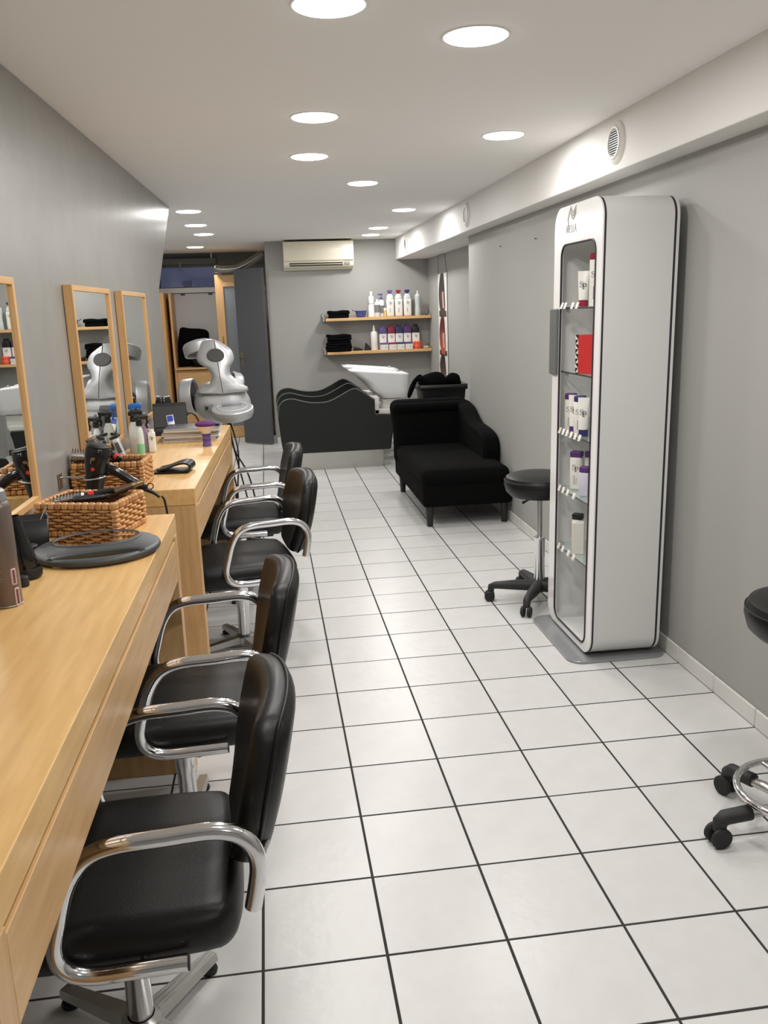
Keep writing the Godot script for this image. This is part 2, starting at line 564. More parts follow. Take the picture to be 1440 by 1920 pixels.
func make_room():
	make_floor()
	struct("ceiling", B().box(Vector3(0.38, H + 0.06, -3.5), Vector3(3.7, 0.12, 14.1)), M.ceiling, "flat off-white ceiling with round recessed lights")
	# left wall, slightly skew to the tiles; its far end is cut on a slant towards the ceiling
	var w := B()
	w.x = Transform3D(Basis(Vector3.UP, PI / 2), Vector3(-0.06, 0, 0))
	w.prism(PackedVector2Array([Vector2(-4.93, 0.0), Vector2(3.04, 0.0), Vector2(3.04, 1.75), Vector2(3.956, H), Vector2(-4.93, H)]), 0.12, 0.003)
	struct("wall_left", w, M.wall, "grey painted left wall with mirrors, its far end slanting outwards to the ceiling", Vector3(-0.688, 0, -1.327), Vector3(0, -atan(SLANT), 0))
	struct("wall_recess", B().box(Vector3(-1.05, 1.2, -4.05), Vector3(0.7, 2.4, 0.12)), M.wall_matt, "end wall of the recess hidden behind the left wall")
	struct("wall_back_left", B().box(Vector3(-1.42, 1.2, -7.8), Vector3(0.12, 2.4, 7.5)), M.wall_matt, "side wall of the rear recess behind the left wall")
	struct("wall_right", B().box(Vector3(WR + 0.2, 1.2, -0.99), Vector3(0.4, 2.4, 9.18)), M.wall_matt, "grey painted right wall behind the white display cabinet")
	struct("wall_right_rear", B().box(Vector3(2.16, 1.2, -7.2), Vector3(0.12, 2.4, 3.3)), M.wall_matt, "set back right wall with the hanging hair poster")
	struct("wall_back", B().box(Vector3(1.13, 1.2, -8.92), Vector3(1.94, 2.4, 0.14)), M.wall_matt, "grey rear wall with air conditioner and shelves")
	struct("wall_passage", B().box(Vector3(0.22, 1.4, -10.3), Vector3(0.12, 2.8, 2.62)), M.wall_matt, "right side wall of the passage to the dark back room")
	struct("wall_front", B().box(Vector3(0.38, 1.2, 3.66), Vector3(3.7, 2.4, 0.12)), M.wall_matt, "plain grey front wall behind the viewer")
	# raised dark ceiling and rear wall of the back room, with the transom window
	struct("floor_outside", B().box(Vector3(-1.0, -0.06, -13.0), Vector3(4.0, 0.1, 2.6)), M.dark_room, "pavement outside behind the building")
	struct("ceiling_back_room", B().box(Vector3(-0.6, 2.84, -11.1), Vector3(1.9, 0.1, 1.3)), M.dark_room, "higher unlit ceiling of the back room")
	struct("wall_bulkhead", B().box(Vector3(-0.6, 2.6, -10.5), Vector3(1.8, 0.42, 0.1)), M.dark_room, "edge where the lit ceiling ends before the back room")
	struct("wall_back_room", B().box(Vector3(-0.6, 0.975, -11.28), Vector3(1.8, 1.95, 0.66)), M.wall_matt, "rear wall below the blue transom window")
	struct("wall_back_room_upper", B().box(Vector3(-0.6, 2.56, -11.56), Vector3(1.8, 0.55, 0.12)), M.dark_room, "dark strip of wall above the blue transom window")
	struct("wall_back_room_pier", B().box(Vector3(-0.12, 2.12, -11.56), Vector3(0.7, 0.32, 0.12)), M.dark_room, "dark pier right of the blue transom window")
	var win := struct("window_1", B().box(Vector3(-0.93, 1.965, -11.54), Vector3(0.98, 0.03, 0.1), 0.004).box(Vector3(-0.93, 2.275, -11.54), Vector3(0.98, 0.03, 0.1), 0.004), M.dark_room, "narrow transom window showing the blue evening sky")
	part(win, "pane", B().box(Vector3(-0.93, 2.12, -11.55), Vector3(0.94, 0.30, 0.006)), glass(Color(0.9, 0.95, 1.0), 0.1))
	struct("trim_2", B().box(Vector3(-0.6, 1.917, -10.94), Vector3(1.5, 0.07, 0.024), 0.002), M.beam, "pale lintel strip below the blue transom window")
	# beam along the right side
	struct("trim_1", B().box(Vector3((1.715 + 2.1) / 2, (2.15 + H) / 2, -2.63), Vector3(2.1 - 1.715, H - 2.15 + 0.004, 12.44), 0.003), M.beam, "white boxed-in beam with round speakers along the right wall")
	# tiled skirting
	var sk := struct("baseboard_right", B().box(Vector3(WR - 0.002, 0.035, -1.0), Vector3(0.004, 0.068, 9.14)), M.grout, "white tile skirting along the right wall")
	var st := B().box(Vector3.ZERO, Vector3(0.010, 0.073, 0.306), 0.003).mesh()
	for j in range(-11, 18):
		part(sk, "skirting_tile", st, M.skirt, Vector3(WR - 0.006, 0.0385, -(j + 0.5) * 0.31))
	var sk2 := struct("baseboard_back", B().box(Vector3(1.13, 0.035, -8.848), Vector3(1.9, 0.068, 0.004)), M.grout, "white tile skirting along the rear wall")
	var st2 := B().box(Vector3.ZERO, Vector3(0.306, 0.073, 0.010), 0.003).mesh()
	for i in 6:
		part(sk2, "skirting_tile", st2, M.skirt, Vector3(0.325 + i * 0.31, 0.0385, -8.844))
	# two nails left in the right wall
	for p in [[-4.542, 1.992, "small dark nail in the right wall, farther from the cabinet"], [-3.702, 1.981, "small dark nail in the right wall, nearer the cabinet"]]:
		single("wall_nail", B().lathe([Vector2(0.0, 0.0), Vector2(0.006, 0.0), Vector2(0.006, 0.002), Vector2(0.002, 0.003), Vector2(0.002, 0.014)], 10), M.black, p[2], "nail", Vector3(WR - 0.012, p[1], p[0]), Vector3(0, 0, -PI / 2), "nails in the right wall")

func make_speakers():
	var lab := ["round white speaker in the beam, nearest and largest", "round white speaker in the beam, middle one", "round white speaker in the beam, farthest one by the rear wall"]
	var zs := [-2.113, -5.062, -8.025]
	var frame := B().lathe([Vector2(0.056, 0.016), Vector2(0.06, 0.021), Vector2(0.068, 0.021), Vector2(0.073, 0.014), Vector2(0.086, 0.010), Vector2(0.092, 0.004), Vector2(0.093, 0.0)], 40)
	var fm := frame.mesh()
	var back := B().lathe([Vector2(0.06, 0.004), Vector2(0.0, 0.0041)], 32).mesh()
	for k in 3:
		var t := thing("beam_speaker", lab[k], "speaker", Vector3(1.715, 2.268, zs[k]), 0.0, "round speakers in the beam")
		t.rotation.z = PI / 2
		part(t, "frame", fm, M.white_plastic)
		part(t, "cone", back, M.black_matt)
		var gr := B()
		for i in 11:
			var y := -0.05 + 0.01 * i
			var hw := sqrt(maxf(0.0, 0.058 * 0.058 - y * y))
			gr.box(Vector3(y, 0.013, 0), Vector3(0.005, 0.006, hw * 2.0))
		part(t, "grille", gr, M.silver_dark)

# ---------------------------------------------------------------- counters and mirrors
func make_counter(at: Vector3, turn: float, length: float, depth: float, label: String):
	# local: front face at x = 0, reaching back to x = -depth, far end at z = 0, near end at z = length
	var t := thing("wooden_counter", label, "counter", at, turn)
	var top := 0.931
	part(t, "worktop", B().box(Vector3(-depth / 2, top - 0.0325, length / 2), Vector3(depth, 0.065, length), 0.002), M.counter)
	for z in [0.03, length - 0.03]:
		part(t, "side_panel", B().box(Vector3(-depth / 2, (top - 0.066) / 2, z), Vector3(depth, top - 0.066, 0.058), 0.002), M.counter_shaded_v)
	part(t, "apron", B().box(Vector3(-depth / 2 - 0.03, top - 0.15, length / 2), Vector3(depth - 0.06, 0.02, length - 0.12), 0.001), M.counter_shaded_v)
	var n := 1
	var w := (length - 0.12) / n
	for i in n:
		part(t, "drawer_front", B().box(Vector3(-0.011, top - 0.148, 0.06 + w * (i + 0.5)), Vector3(0.02, 0.135, w - 0.002), 0.0015), M.counter_shaded_z)
	part(t, "back_panel", B().box(Vector3(-depth + 0.012, top - 0.18, length / 2), Vector3(0.018, 0.22, length - 0.12)), M.counter_shaded_v)

func make_mirror(z0: float, z1: float, label: String, extra := 0.0):
	var y0 := 1.002
	var y1 := 1.712
	var zc := (z0 + z1) / 2
	var wd := z0 - z1
	var t := thing("wall_mirror", label, "mirror", Vector3(left_x(zc) + 0.001 + absf(extra) * wd / 2, y0, zc), -atan(SLANT) + extra, "wood framed wall mirrors")
	var h := y1 - y0
	var f := 0.022
	var d := 0.036
	for s in [-1, 1]:
		part(t, "frame_side", B().box(Vector3(d / 2 + 0.001, h / 2, s * (wd / 2 - f / 2)), Vector3(d, h, f), 0.001), M.wood_v)
	for yy in [f / 2, h - f / 2]:
		part(t, "frame_rail", B().box(Vector3(d / 2 + 0.001, yy, 0), Vector3(d, f, wd - 2 * f), 0.001), M.wood_z)
	part(t, "mirror_glass", B().box(Vector3(d - 0.012, h / 2, 0), Vector3(0.006, h - 2 * f + 0.01, wd - 2 * f + 0.01)), M.mirror)

# ---------------------------------------------------------------- salon chairs
var chair0: Node3D

func make_chair() -> Node3D:
	# local: pedestal at the origin, the sitter faces -x
	var t := thing("salon_chair", "", "chair", Vector3.ZERO, 0.0, "black salon chairs at the counters")
	part(t, "seat", B().soft(Vector3(0.0, 0.425, 0), Vector3(0.5, 0.1, 0.49), 0.048, 14, func(p: Vector3):
		var u := Vector2(p.x / 0.25, p.z / 0.245)
		var k := 1.0 - 0.10 * pow(u.x * u.x * u.y * u.y, 2.0)
		var o := Vector3(p.x * k, p.y, p.z * k)
		if p.y > 0.425: o.y += 0.012 * maxf(0.0, 1.0 - u.length_squared() * 0.7)
		return o), M.leather)
	part(t, "seat_base", B().box(Vector3(0, 0.367, 0), Vector3(0.36, 0.018, 0.36), 0.006), M.black)
	# backrest, tapering downwards, leaning back
	var lean := -0.26
	var outline := func(p: Vector3) -> Vector3:
		var u := p.z / 0.215
		var w := p.y / 0.2
		var v := (w + 1.0) / 2.0
		var y := p.y * sqrt(1.0 - (0.30 if w > 0.0 else 0.22) * u * u)
		var z := p.z * sqrt(1.0 - 0.34 * w * w) * lerpf(0.62, 1.04, smoothstep(-0.1, 0.62, v))
		return Vector3(p.x - 0.14 * z * z / 0.21 + 0.012 * cos((v - 0.45) * 3.0), y, z)
	var bk := part(t, "backrest", B().soft(Vector3.ZERO, Vector3(0.074, 0.40, 0.43), 0.0365, 16, outline), M.leather, Vector3(0.303, 0.655, 0), Vector3(0, 0, lean))
	var pp := []
	for q in rrect(0.43, 0.40, 0.012, 2):
		pp.append(q)
	var ring_pts := []
	for k in pp.size():
		var a: Vector2 = pp[k]
		var b: Vector2 = pp[(k + 1) % pp.size()]
		var m := maxi(1, int(a.distance_to(b) / 0.03))
		for i in m:
			var q := a.lerp(b, float(i) / m)
			ring_pts.append(outline.call(Vector3(0.016, q.y, q.x)) * Vector3(1, 0.995, 0.995))
	part(bk, "piping", B().tube(ring_pts, 0.0045, 6, true), M.leather_edge)
	for s in [-1, 1]:
		var z: float = 0.265 * s
		var path := curve([Vector3(0.14, 0.402, z), Vector3(0.05, 0.402, z), Vector3(-0.035, 0.404, z), Vector3(-0.078, 0.425, z), Vector3(-0.092, 0.468, z), Vector3(-0.078, 0.53, z), Vector3(-0.056, 0.598, z), Vector3(-0.022, 0.645, z), Vector3(0.03, 0.664, z), Vector3(0.12, 0.667, z), Vector3(0.21, 0.668, z), Vector3(0.262, 0.645, z), Vector3(0.283, 0.59, z), Vector3(0.268, 0.50, z)], 5)
		var ar := part(t, "armrest", B().tube(path, 0.0165, 14), M.chrome)
		part(ar, "end_cap", B().tube([Vector3(0.139, 0.402, z), Vector3(0.1435, 0.402, z)], 0.015, 12), M.rubber)
		part(t, "arm_bracket", B().tube([Vector3(0.06, 0.39, z), Vector3(0.06, 0.385, z * 0.6)], 0.01, 8), M.steel)
		part(t, "back_bracket", B().tube([Vector3(0.272, 0.55, z), Vector3(0.30, 0.56, z * 0.55)], 0.009, 8), M.steel)
	part(t, "column", B().lathe([Vector2(0.028, 0.055), Vector2(0.028, 0.2), Vector2(0.031, 0.205), Vector2(0.031, 0.355), Vector2(0.06, 0.36)], 24), M.chrome)
	part(t, "hub", B().lathe([Vector2(0.0, 0.026), Vector2(0.042, 0.028), Vector2(0.046, 0.036), Vector2(0.044, 0.062), Vector2(0.03, 0.072)], 24), M.steel)
	for k in 4:
		var a := PI / 2 * k
		var d := Vector3(cos(a), 0, sin(a))
		var sd := Vector3(-sin(a), 0, cos(a))
		var arm := B()
		arm.flat()
		var sec := func(r: float, w: float, y0: float, y1: float):
			return [d * r + sd * w * 1.3 + Vector3(0, y0, 0), d * r + sd * w + Vector3(0, y1, 0), d * r - sd * w + Vector3(0, y1, 0), d * r - sd * w * 1.3 + Vector3(0, y0, 0)]
		var A: Array = sec.call(0.03, 0.02, 0.034, 0.064)
		var C: Array = sec.call(0.245, 0.013, 0.026, 0.046)
		var mid: Vector3 = d * 0.14 + Vector3(0, 0.045, 0)
		for i in 4:
			var j := (i + 1) % 4
			arm.qo(A[i], A[j], C[j], C[i], mid)
		arm.qo(C[0], C[1], C[2], C[3], mid)
		arm.qo(A[0], A[1], A[2], A[3], mid)
		var leg := part(t, "base_arm", arm, M.brushed)
		part(leg, "glide", B().lathe([Vector2(0.0, 0.0), Vector2(0.02, 0.001), Vector2(0.022, 0.008), Vector2(0.019, 0.016), Vector2(0.008, 0.018), Vector2(0.006, 0.03)], 14, d * 0.228), M.rubber)
	part(t, "height_lever", B().tube([Vector3(-0.03, 0.35, -0.04), Vector3(-0.06, 0.3, -0.19), Vector3(-0.075, 0.25, -0.24)], [0.006, 0.006, 0.009], 8), M.black)
	return t

func turn_base(c: Node3D, a: float):
	for k in c.get_children():
		if String(k.name).begins_with("base_arm"): k.rotation.y = a

# ---------------------------------------------------------------- stools
func make_stool(n: String, label: String, at: Vector3, seat_r: float, seat_y: float, angs: Array, chrome_base: bool, span := 1.0):
	var t := thing(n, label, "stool", at, 0.0)
	var y := seat_y
	var wr := 0.032 if chrome_base else 0.028
	part(t, "seat", B().lathe([Vector2(0.0, y - 0.115), Vector2(seat_r * 0.82, y - 0.112), Vector2(seat_r * 0.94, y - 0.09), Vector2(seat_r, y - 0.05), Vector2(seat_r * 0.985, y - 0.032), Vector2(seat_r * 0.975, y - 0.029), Vector2(seat_r * 0.94, y - 0.012), Vector2(seat_r * 0.8, y - 0.002), Vector2(seat_r * 0.4, y + 0.004), Vector2(0.0, y + 0.005)], 40), M.leather)
	part(t, "piping", B().tube(Array(ellipse(seat_r * 0.985, seat_r * 0.985, 40)).map(func(p: Vector2): return Vector3(p.x, y - 0.03, p.y)), 0.003, 6, true), M.leather_edge)
	part(t, "gas_lift", B().lathe([Vector2(0.014, 0.32), Vector2(0.014, y - 0.11)], 18), M.steel)
	part(t, "column", B().lathe([Vector2(0.029, 0.07), Vector2(0.029, 0.345), Vector2(0.031, 0.348), Vector2(0.031, 0.36), Vector2(0.015, 0.364)], 22), M.chrome)
	part(t, "lever", B().tube([Vector3(0, y - 0.12, 0), Vector3(-0.09, y - 0.125, 0.07), Vector3(-0.12, y - 0.13, 0.09)], [0.004, 0.004, 0.008], 8), M.black)
	part(t, "hub", B().lathe([Vector2(0.0, 0.055), Vector2(0.03, 0.056), Vector2(0.04, 0.065), Vector2(0.038, 0.105), Vector2(0.028, 0.11)], 20), M.steel if chrome_base else M.black)
	for a in angs:
		var d := Vector3(cos(a), 0, sin(a)) * span
		var sd := Vector3(-sin(a), 0, cos(a))
		var leg: MeshInstance3D
		if chrome_base:
			leg = part(t, "base_arm", B().tube([d * 0.02 + Vector3(0, 0.095, 0), d * 0.14 + Vector3(0, 0.092, 0), d * 0.25 + Vector3(0, 0.082, 0)], [0.02, 0.018, 0.014], 10, false, 0.8, Vector3.UP), M.brushed)
			part(leg, "cover", B().tube([d * 0.175 + Vector3(0, 0.093, 0), d * 0.262 + Vector3(0, 0.088, 0), d * 0.278 + Vector3(0, 0.075, 0), d * 0.28 + Vector3(0, 0.05, 0)], [0.023, 0.023, 0.022, 0.02], 10), M.black_matt)
		else:
			leg = part(t, "base_arm", B().tube([d * 0.02 + Vector3(0, 0.09, 0), d * 0.14 + Vector3(0, 0.09, 0), d * 0.25 + Vector3(0, 0.088, 0), d * 0.272 + Vector3(0, 0.08, 0), d * 0.276 + Vector3(0, 0.048, 0)], [0.034, 0.029, 0.021, 0.02, 0.018], 10), M.black_matt)
		for s in [-1, 1]:
			part(leg, "wheel", B().lathe([Vector2(0.0, -0.010), Vector2(wr * 0.8, -0.010), Vector2(wr, -0.005), Vector2(wr, 0.005), Vector2(wr * 0.8, 0.010), Vector2(0.0, 0.010)], 20, d * 0.282 + sd * wr * 0.62 * s + Vector3(0, wr, 0), Basis(d.normalized(), PI / 2)), M.rubber)
	if chrome_base:
		part(t, "foot_ring", B().tube(Array(ellipse(0.178, 0.178, 40)).map(func(p: Vector2): return Vector3(p.x, 0.14, p.y)), 0.011, 10, true), M.chrome)
		for k in 3:
			var a2 := TAU * k / 3 + 0.4
			part(t, "ring_spoke", B().tube([Vector3(cos(a2) * 0.02, 0.14, sin(a2) * 0.02), Vector3(cos(a2) * 0.178, 0.14, sin(a2) * 0.178)], 0.006, 8), M.chrome)

# ---------------------------------------------------------------- lettering
func words(txt: String, size: float, depth := 0.0008, serif := false) -> TextMesh:
	var f := SystemFont.new()
	f.font_names = PackedStringArray(["Droid Serif" if serif else "Droid Sans"])
	var m := TextMesh.new()
	m.text = txt
	m.font = f
	m.font_size = 32
	m.pixel_size = size / 32.0
	m.depth = depth
	m.curve_step = 2.0
	return m

func loft(mb: MB, rings: Array, cap0 := true, cap1 := true):
	mb.smooth()
	var n: int = rings[0].size()
	for i in rings.size() - 1:
		for k in n:
			var k2 := (k + 1) % n
			mb.q(rings[i][k], rings[i][k2], rings[i + 1][k2], rings[i + 1][k])
	for e in [[cap0, 0, true], [cap1, rings.size() - 1, false]]:
		if not e[0]: continue
		mb.smooth()
		var c := Vector3.ZERO
		for p in rings[e[1]]: c += p / n
		for k in n:
			var k2 := (k + 1) % n
			if e[2]: mb.t(c, rings[e[1]][k2], rings[e[1]][k])
			else: mb.t(c, rings[e[1]][k], rings[e[1]][k2])

func slab_ring(x0: float, x1: float, hz: float, r: float, y0: float, y1: float, zc := 0.0) -> Array:
	# rounded rectangle seen from above, height running from y0 at x0 to y1 at x1
	var o := []
	for p in rrect(x1 - x0, hz * 2.0, r, 5):
		var x := (x0 + x1) / 2 + p.x
		o.append(Vector3(x, lerpf(y0, y1, (x - x0) / (x1 - x0)), zc - p.y))
	return o

# ---------------------------------------------------------------- white display cabinet
func make_cabinet():
	var t := thing("display_cabinet", "tall white glossy product cabinet with rounded corners on grey base plate", "cabinet", Vector3(1.455, 0, -1.93))
	var bas := Basis(Vector3.UP, PI / 2)
	var W := 0.59
	var HT := 1.975
	var yc := 0.022 + HT / 2
	var at := func(xd: float) -> Transform3D: return Transform3D(bas, Vector3(xd, yc, 0))
	var outer := rrect(W, HT, 0.085, 8)
	var slim := rrect(W - 0.001, HT - 0.001, 0.0845, 8)
	var inner := rrect(W - 0.03, HT - 0.03, 0.07, 8)
	var op := rrect(0.425, 1.775, 0.055, 8)
	var op2 := rrect(0.545, 1.84, 0.06, 8)
	var op3 := rrect(0.535, 1.83, 0.055, 8)
	var off := Vector2(-0.02, 0.945 - yc)
	for i in op.size():
		op[i] += off
		op2[i] += Vector2(0.0, off.y)
		op3[i] += Vector2(0.0, off.y)
	var m := B()
	m.x = at.call(0.0035)
	part(t, "front_panel", m.ring(outer, op, 0.007), M.white)
	m = B()
	m.x = at.call(0.0115)
	part(t, "front_seam", m.ring(slim, inner, 0.009), M.seam)
	m = B()
	m.x = at.call(0.160)
	part(t, "side_wrap", m.ring(outer, inner, 0.288), M.white_wrap)
	m = B()
	m.x = at.call(0.309)
	part(t, "rear_seam", m.ring(slim, inner, 0.010), M.seam)
	m = B()
	m.x = at.call(0.320)
	part(t, "rear_panel", m.prism(outer, 0.012), M.white_wrap)
	m = B()
	m.x = at.call(0.152)
	part(t, "liner", m.ring(op2, op3, 0.268), M.white_in)
	m = B()
	m.x = at.call(0.292)
	part(t, "liner_back", m.prism(op2, 0.008), M.white_in)
	var edge := []
	for p in op: edge.append(at.call(-0.0005) * Vector3(p.x, p.y, 0))
	part(t, "opening_trim", B().tube(edge, 0.005, 6, true), M.seam)
	for y in [1.555, 1.263, 0.978, 0.70, 0.41]:
		var s := part(t, "glass_shelf", B().box(Vector3(0.152, y, 0), Vector3(0.262, 0.006, 0.533)), M.shelf_glass)
		part(s, "shelf_edge", B().box(Vector3(0.0195, y, 0), Vector3(0.003, 0.0065, 0.533)), M.glass_edge)
		for k in [[0.06, -0.26], [0.06, 0.26], [0.25, -0.26], [0.25, 0.26]]:
			part(s, "shelf_peg", B().lathe([Vector2(0.0, -0.014), Vector2(0.007, -0.012), Vector2(0.008, -0.003), Vector2(0.008, 0.0)], 12, Vector3(k[0], y - 0.003, k[1])), M.steel)
	part(t, "handle_plate", B().box(Vector3(-0.006, 1.40, -0.262), Vector3(0.014, 0.305, 0.098), 0.004), M.handle)
	part(t, "base_plate", plate_mesh(), M.plate)
	part(t, "foot", B().box(Vector3(0.17, 0.016, 0), Vector3(0.2, 0.02, 0.4)), M.black)
	# emblem and lettering, faint grey on the white front
	var em := B()
	var e := func(pts: Array, r: float):
		var o := []
		for p in curve(pts, 4): o.append(Vector3(-0.0008, 1.955 + p.y, 0.088 - 0.0 + p.x))
		em.tube(o, r, 5)
	# z grows towards the viewer, so the drawing's x is mirrored into -z
	var zz := func(a: Array) -> Array:
		var o := []
		for p in a: o.append(Vector2(-0.178 + p.x * 1.5, p.y * 1.15))
		return o
	e.call(zz.call([Vector2(0.005, 0.028), Vector2(-0.012, 0.0), Vector2(-0.018, -0.02), Vector2(-0.014, -0.026), Vector2(-0.016, -0.04)]), 0.0022)
	for k in 3:
		e.call(zz.call([Vector2(0.004, 0.03 - k * 0.012), Vector2(0.018, 0.012 - k * 0.012), Vector2(0.026, 0.006 - k * 0.012), Vector2(0.036, 0.014 - k * 0.012), Vector2(0.05, 0.028 - k * 0.012)]), 0.0024)
	part(t, "emblem", em, M.logo)
	var wd := words("WELLA", 0.044, 0.001)
	part(t, "lettering", wd, M.logo, Vector3(-0.0008, 1.895, -0.075), Vector3(0, -PI / 2, 0))
	t.rotation.z = -0.008
	# products on the shelves
	var X := 1.525
	var g := "products in the white cabinet"
	tube_bottle("product_bottle", "white bottle with dark red cap on the top cabinet shelf", Vector3(X + 0.03, 1.5585, -1.915), 0.05, 0.2, M.red, M.white_plastic, g, "sp")
	tube_down("product_tube", "white tube standing on dark red cap, top cabinet shelf", Vector3(X, 1.5585, -1.985), 0.05, 0.155, M.red, g)
	var bx := thing("gift_box", "red box with black and white triangle edge on second cabinet shelf", "box", Vector3(X + 0.02, 1.267, -1.94), -0.5)
	part(bx, "carton", B().box(Vector3(0, 0.085, 0), Vector3(0.1, 0.17, 0.05), 0.001), M.bright_red)
	part(bx, "side_band", B().box(Vector3(-0.056, 0.085, 0), Vector3(0.012, 0.171, 0.051), 0.001), M.black)
	for k in 8:
		var tr := B()
		var y := 0.004 + k * 0.0208
		tr.flat()
		var w := 0.0062
		for zf in [0.0262]:
			tr.t(Vector3(-0.062, y, zf), Vector3(-0.062 + 2 * w, y, zf), Vector3(-0.062 + (0.0 if k % 2 else 2 * w), y + 0.019, zf))
		part(bx, "triangle", tr, M.paper)
	var zs := [-2.125, -2.065, -2.0, -1.94]
	tube_bottle("product_bottle", "white bottle with violet cap, leftmost on the middle cabinet shelf", Vector3(X, 0.982, zs[0]), 0.05, 0.15, M.purple, M.white_plastic, g, "sp")
	tube_down("product_tube", "white tube on violet cap, second on the middle cabinet shelf", Vector3(X - 0.005, 0.982, zs[1]), 0.05, 0.175, M.purple, g)
	tube_bottle("product_bottle", "white bottle with navy cap, third on the middle cabinet shelf", Vector3(X, 0.982, zs[2]), 0.05, 0.15, M.navy, M.white_plastic, g, "sp")
	tube_down("product_tube", "white tube on navy cap, rightmost on the middle cabinet shelf", Vector3(X - 0.005, 0.982, zs[3]), 0.05, 0.175, M.navy, g)
	tube_bottle("product_bottle", "tall square white bottle with purple cap, fourth cabinet shelf left", Vector3(X + 0.02, 0.704, -2.085), 0.056, 0.155, M.purple, M.white_plastic, g, "sp")
	tube_bottle("product_bottle", "white bottle with purple cap half hidden, fourth cabinet shelf rear", Vector3(X + 0.08, 0.704, -2.06), 0.05, 0.155, M.purple, M.white_plastic, g)
	tube_bottle("product_bottle", "short lavender bottle with long purple cap, fourth cabinet shelf right", Vector3(X, 0.704, -1.925), 0.044, 0.11, M.purple, mat(c8(214, 212, 228), 0.35), g)
	tube_bottle("product_bottle", "white bottle with black cap on the lowest cabinet shelf", Vector3(X + 0.02, 0.414, -2.055), 0.05, 0.145, M.black, M.white_plastic, g)
	single("product_carton", B().box(Vector3(0, 0.075, 0), Vector3(0.055, 0.15, 0.05), 0.001), M.paper, "plain white carton beside the black capped bottle, lowest cabinet shelf", "box", Vector3(X - 0.005, 0.414, -1.98), Vector3(0, -0.4, 0))
	# price tags clipped to the shelf fronts
	var rows := [[1.555, [-2.1, -2.055, -1.96, -1.9], "top"], [0.978, [-2.105, -2.055, -2.005, -1.95, -1.895, -1.84], "third"], [0.70, [-2.1, -2.045, -1.985, -1.9], "fourth"], [0.41, [-2.1, -2.04, -1.96, -1.89], "lowest"]]
	for r in rows:
		for i in r[1].size():
			var z: float = r[1][i]
			var od: String = "rightmost" if i == r[1].size() - 1 else ["leftmost", "second", "third", "fourth", "fifth"][i]
			var p := thing("price_tag", "%s small white price tag clipped to the %s glass shelf of cabinet" % [od, r[2]], "price tag", Vector3(1.4655, r[0], z), 0.0, "price tags on the %s glass shelf" % r[2])
			part(p, "card", B().box(Vector3(-0.004, 0.010, 0), Vector3(0.0012, 0.029, 0.028)), M.paper, Vector3.ZERO, Vector3(0, 0, -0.35))
			part(p, "clip", B().box(Vector3(0.002, 0.0055, 0), Vector3(0.014, 0.0025, 0.012)), M.clear_plastic)

func plate_mesh() -> MB:
	var m := B()
	m.x = Transform3D(Basis(Vector3.RIGHT, -PI / 2), Vector3(0.14, 0.006, 0.0))
	m.prism(rrect(0.46, 0.62, 0.07, 8), 0.012, 0.002)
	return m

func sp_mark(p: Node3D, w: float, y: float, z: float, size := 0.03):
	part(p, "lettering", words("S", size, 0.0006, true), M.grey_print, Vector3(-w, y + size * 0.12, z))
	part(p, "lettering", words("P", size, 0.0006, true), M.ink, Vector3(w, y - size * 0.12, z))

func tube_bottle(n: String, label: String, at: Vector3, w: float, h: float, cap: Material, body: Material, g: String, mark := ""):
	var t := thing(n, label, "bottle", at, -0.7, g)
	part(t, "body", B().soft(Vector3(0, h / 2, 0), Vector3(w, h, w * 0.8), 0.006, 4), body)
	part(t, "cap", B().soft(Vector3(0, h + 0.0145, 0), Vector3(w * 0.98, 0.027, w * 0.78), 0.004, 4), cap)
	if mark != "":
		sp_mark(t, 0.007, h * 0.66, w * 0.4 + 0.0004, 0.034)
		part(t, "small_print", B().box(Vector3(-0.004, h * 0.3, w * 0.4 + 0.0003), Vector3(0.003, h * 0.28, 0.0006)).box(Vector3(0.006, h * 0.26, w * 0.4 + 0.0003), Vector3(0.002, h * 0.2, 0.0006)), M.grey_print)

func tube_down(n: String, label: String, at: Vector3, w: float, h: float, cap: Material, g: String):
	var t := thing(n, label, "tube", at, -0.6, g)
	part(t, "cap", B().lathe([Vector2(0, 0), Vector2(w * 0.42, 0.0), Vector2(w * 0.43, 0.002), Vector2(w * 0.43, 0.028), Vector2(0, 0.03)], 18), cap)
	var rings := []
	for k in 7:
		var v := k / 6.0
		var hx := lerpf(w * 0.42, w * 0.54, v)
		var hz := lerpf(w * 0.42, 0.002, v * v * 0.4 + v * 0.6)
		var r := []
		for p in ellipse(hx, hz, 18): r.append(Vector3(p.x, 0.03 + v * (h - 0.03), -p.y))
		rings.append(r)
	var b := B()
	loft(b, rings)
	part(t, "tube_body", b, M.white_plastic)
	sp_mark(t, 0.007, h * 0.6, w * 0.32, 0.034)

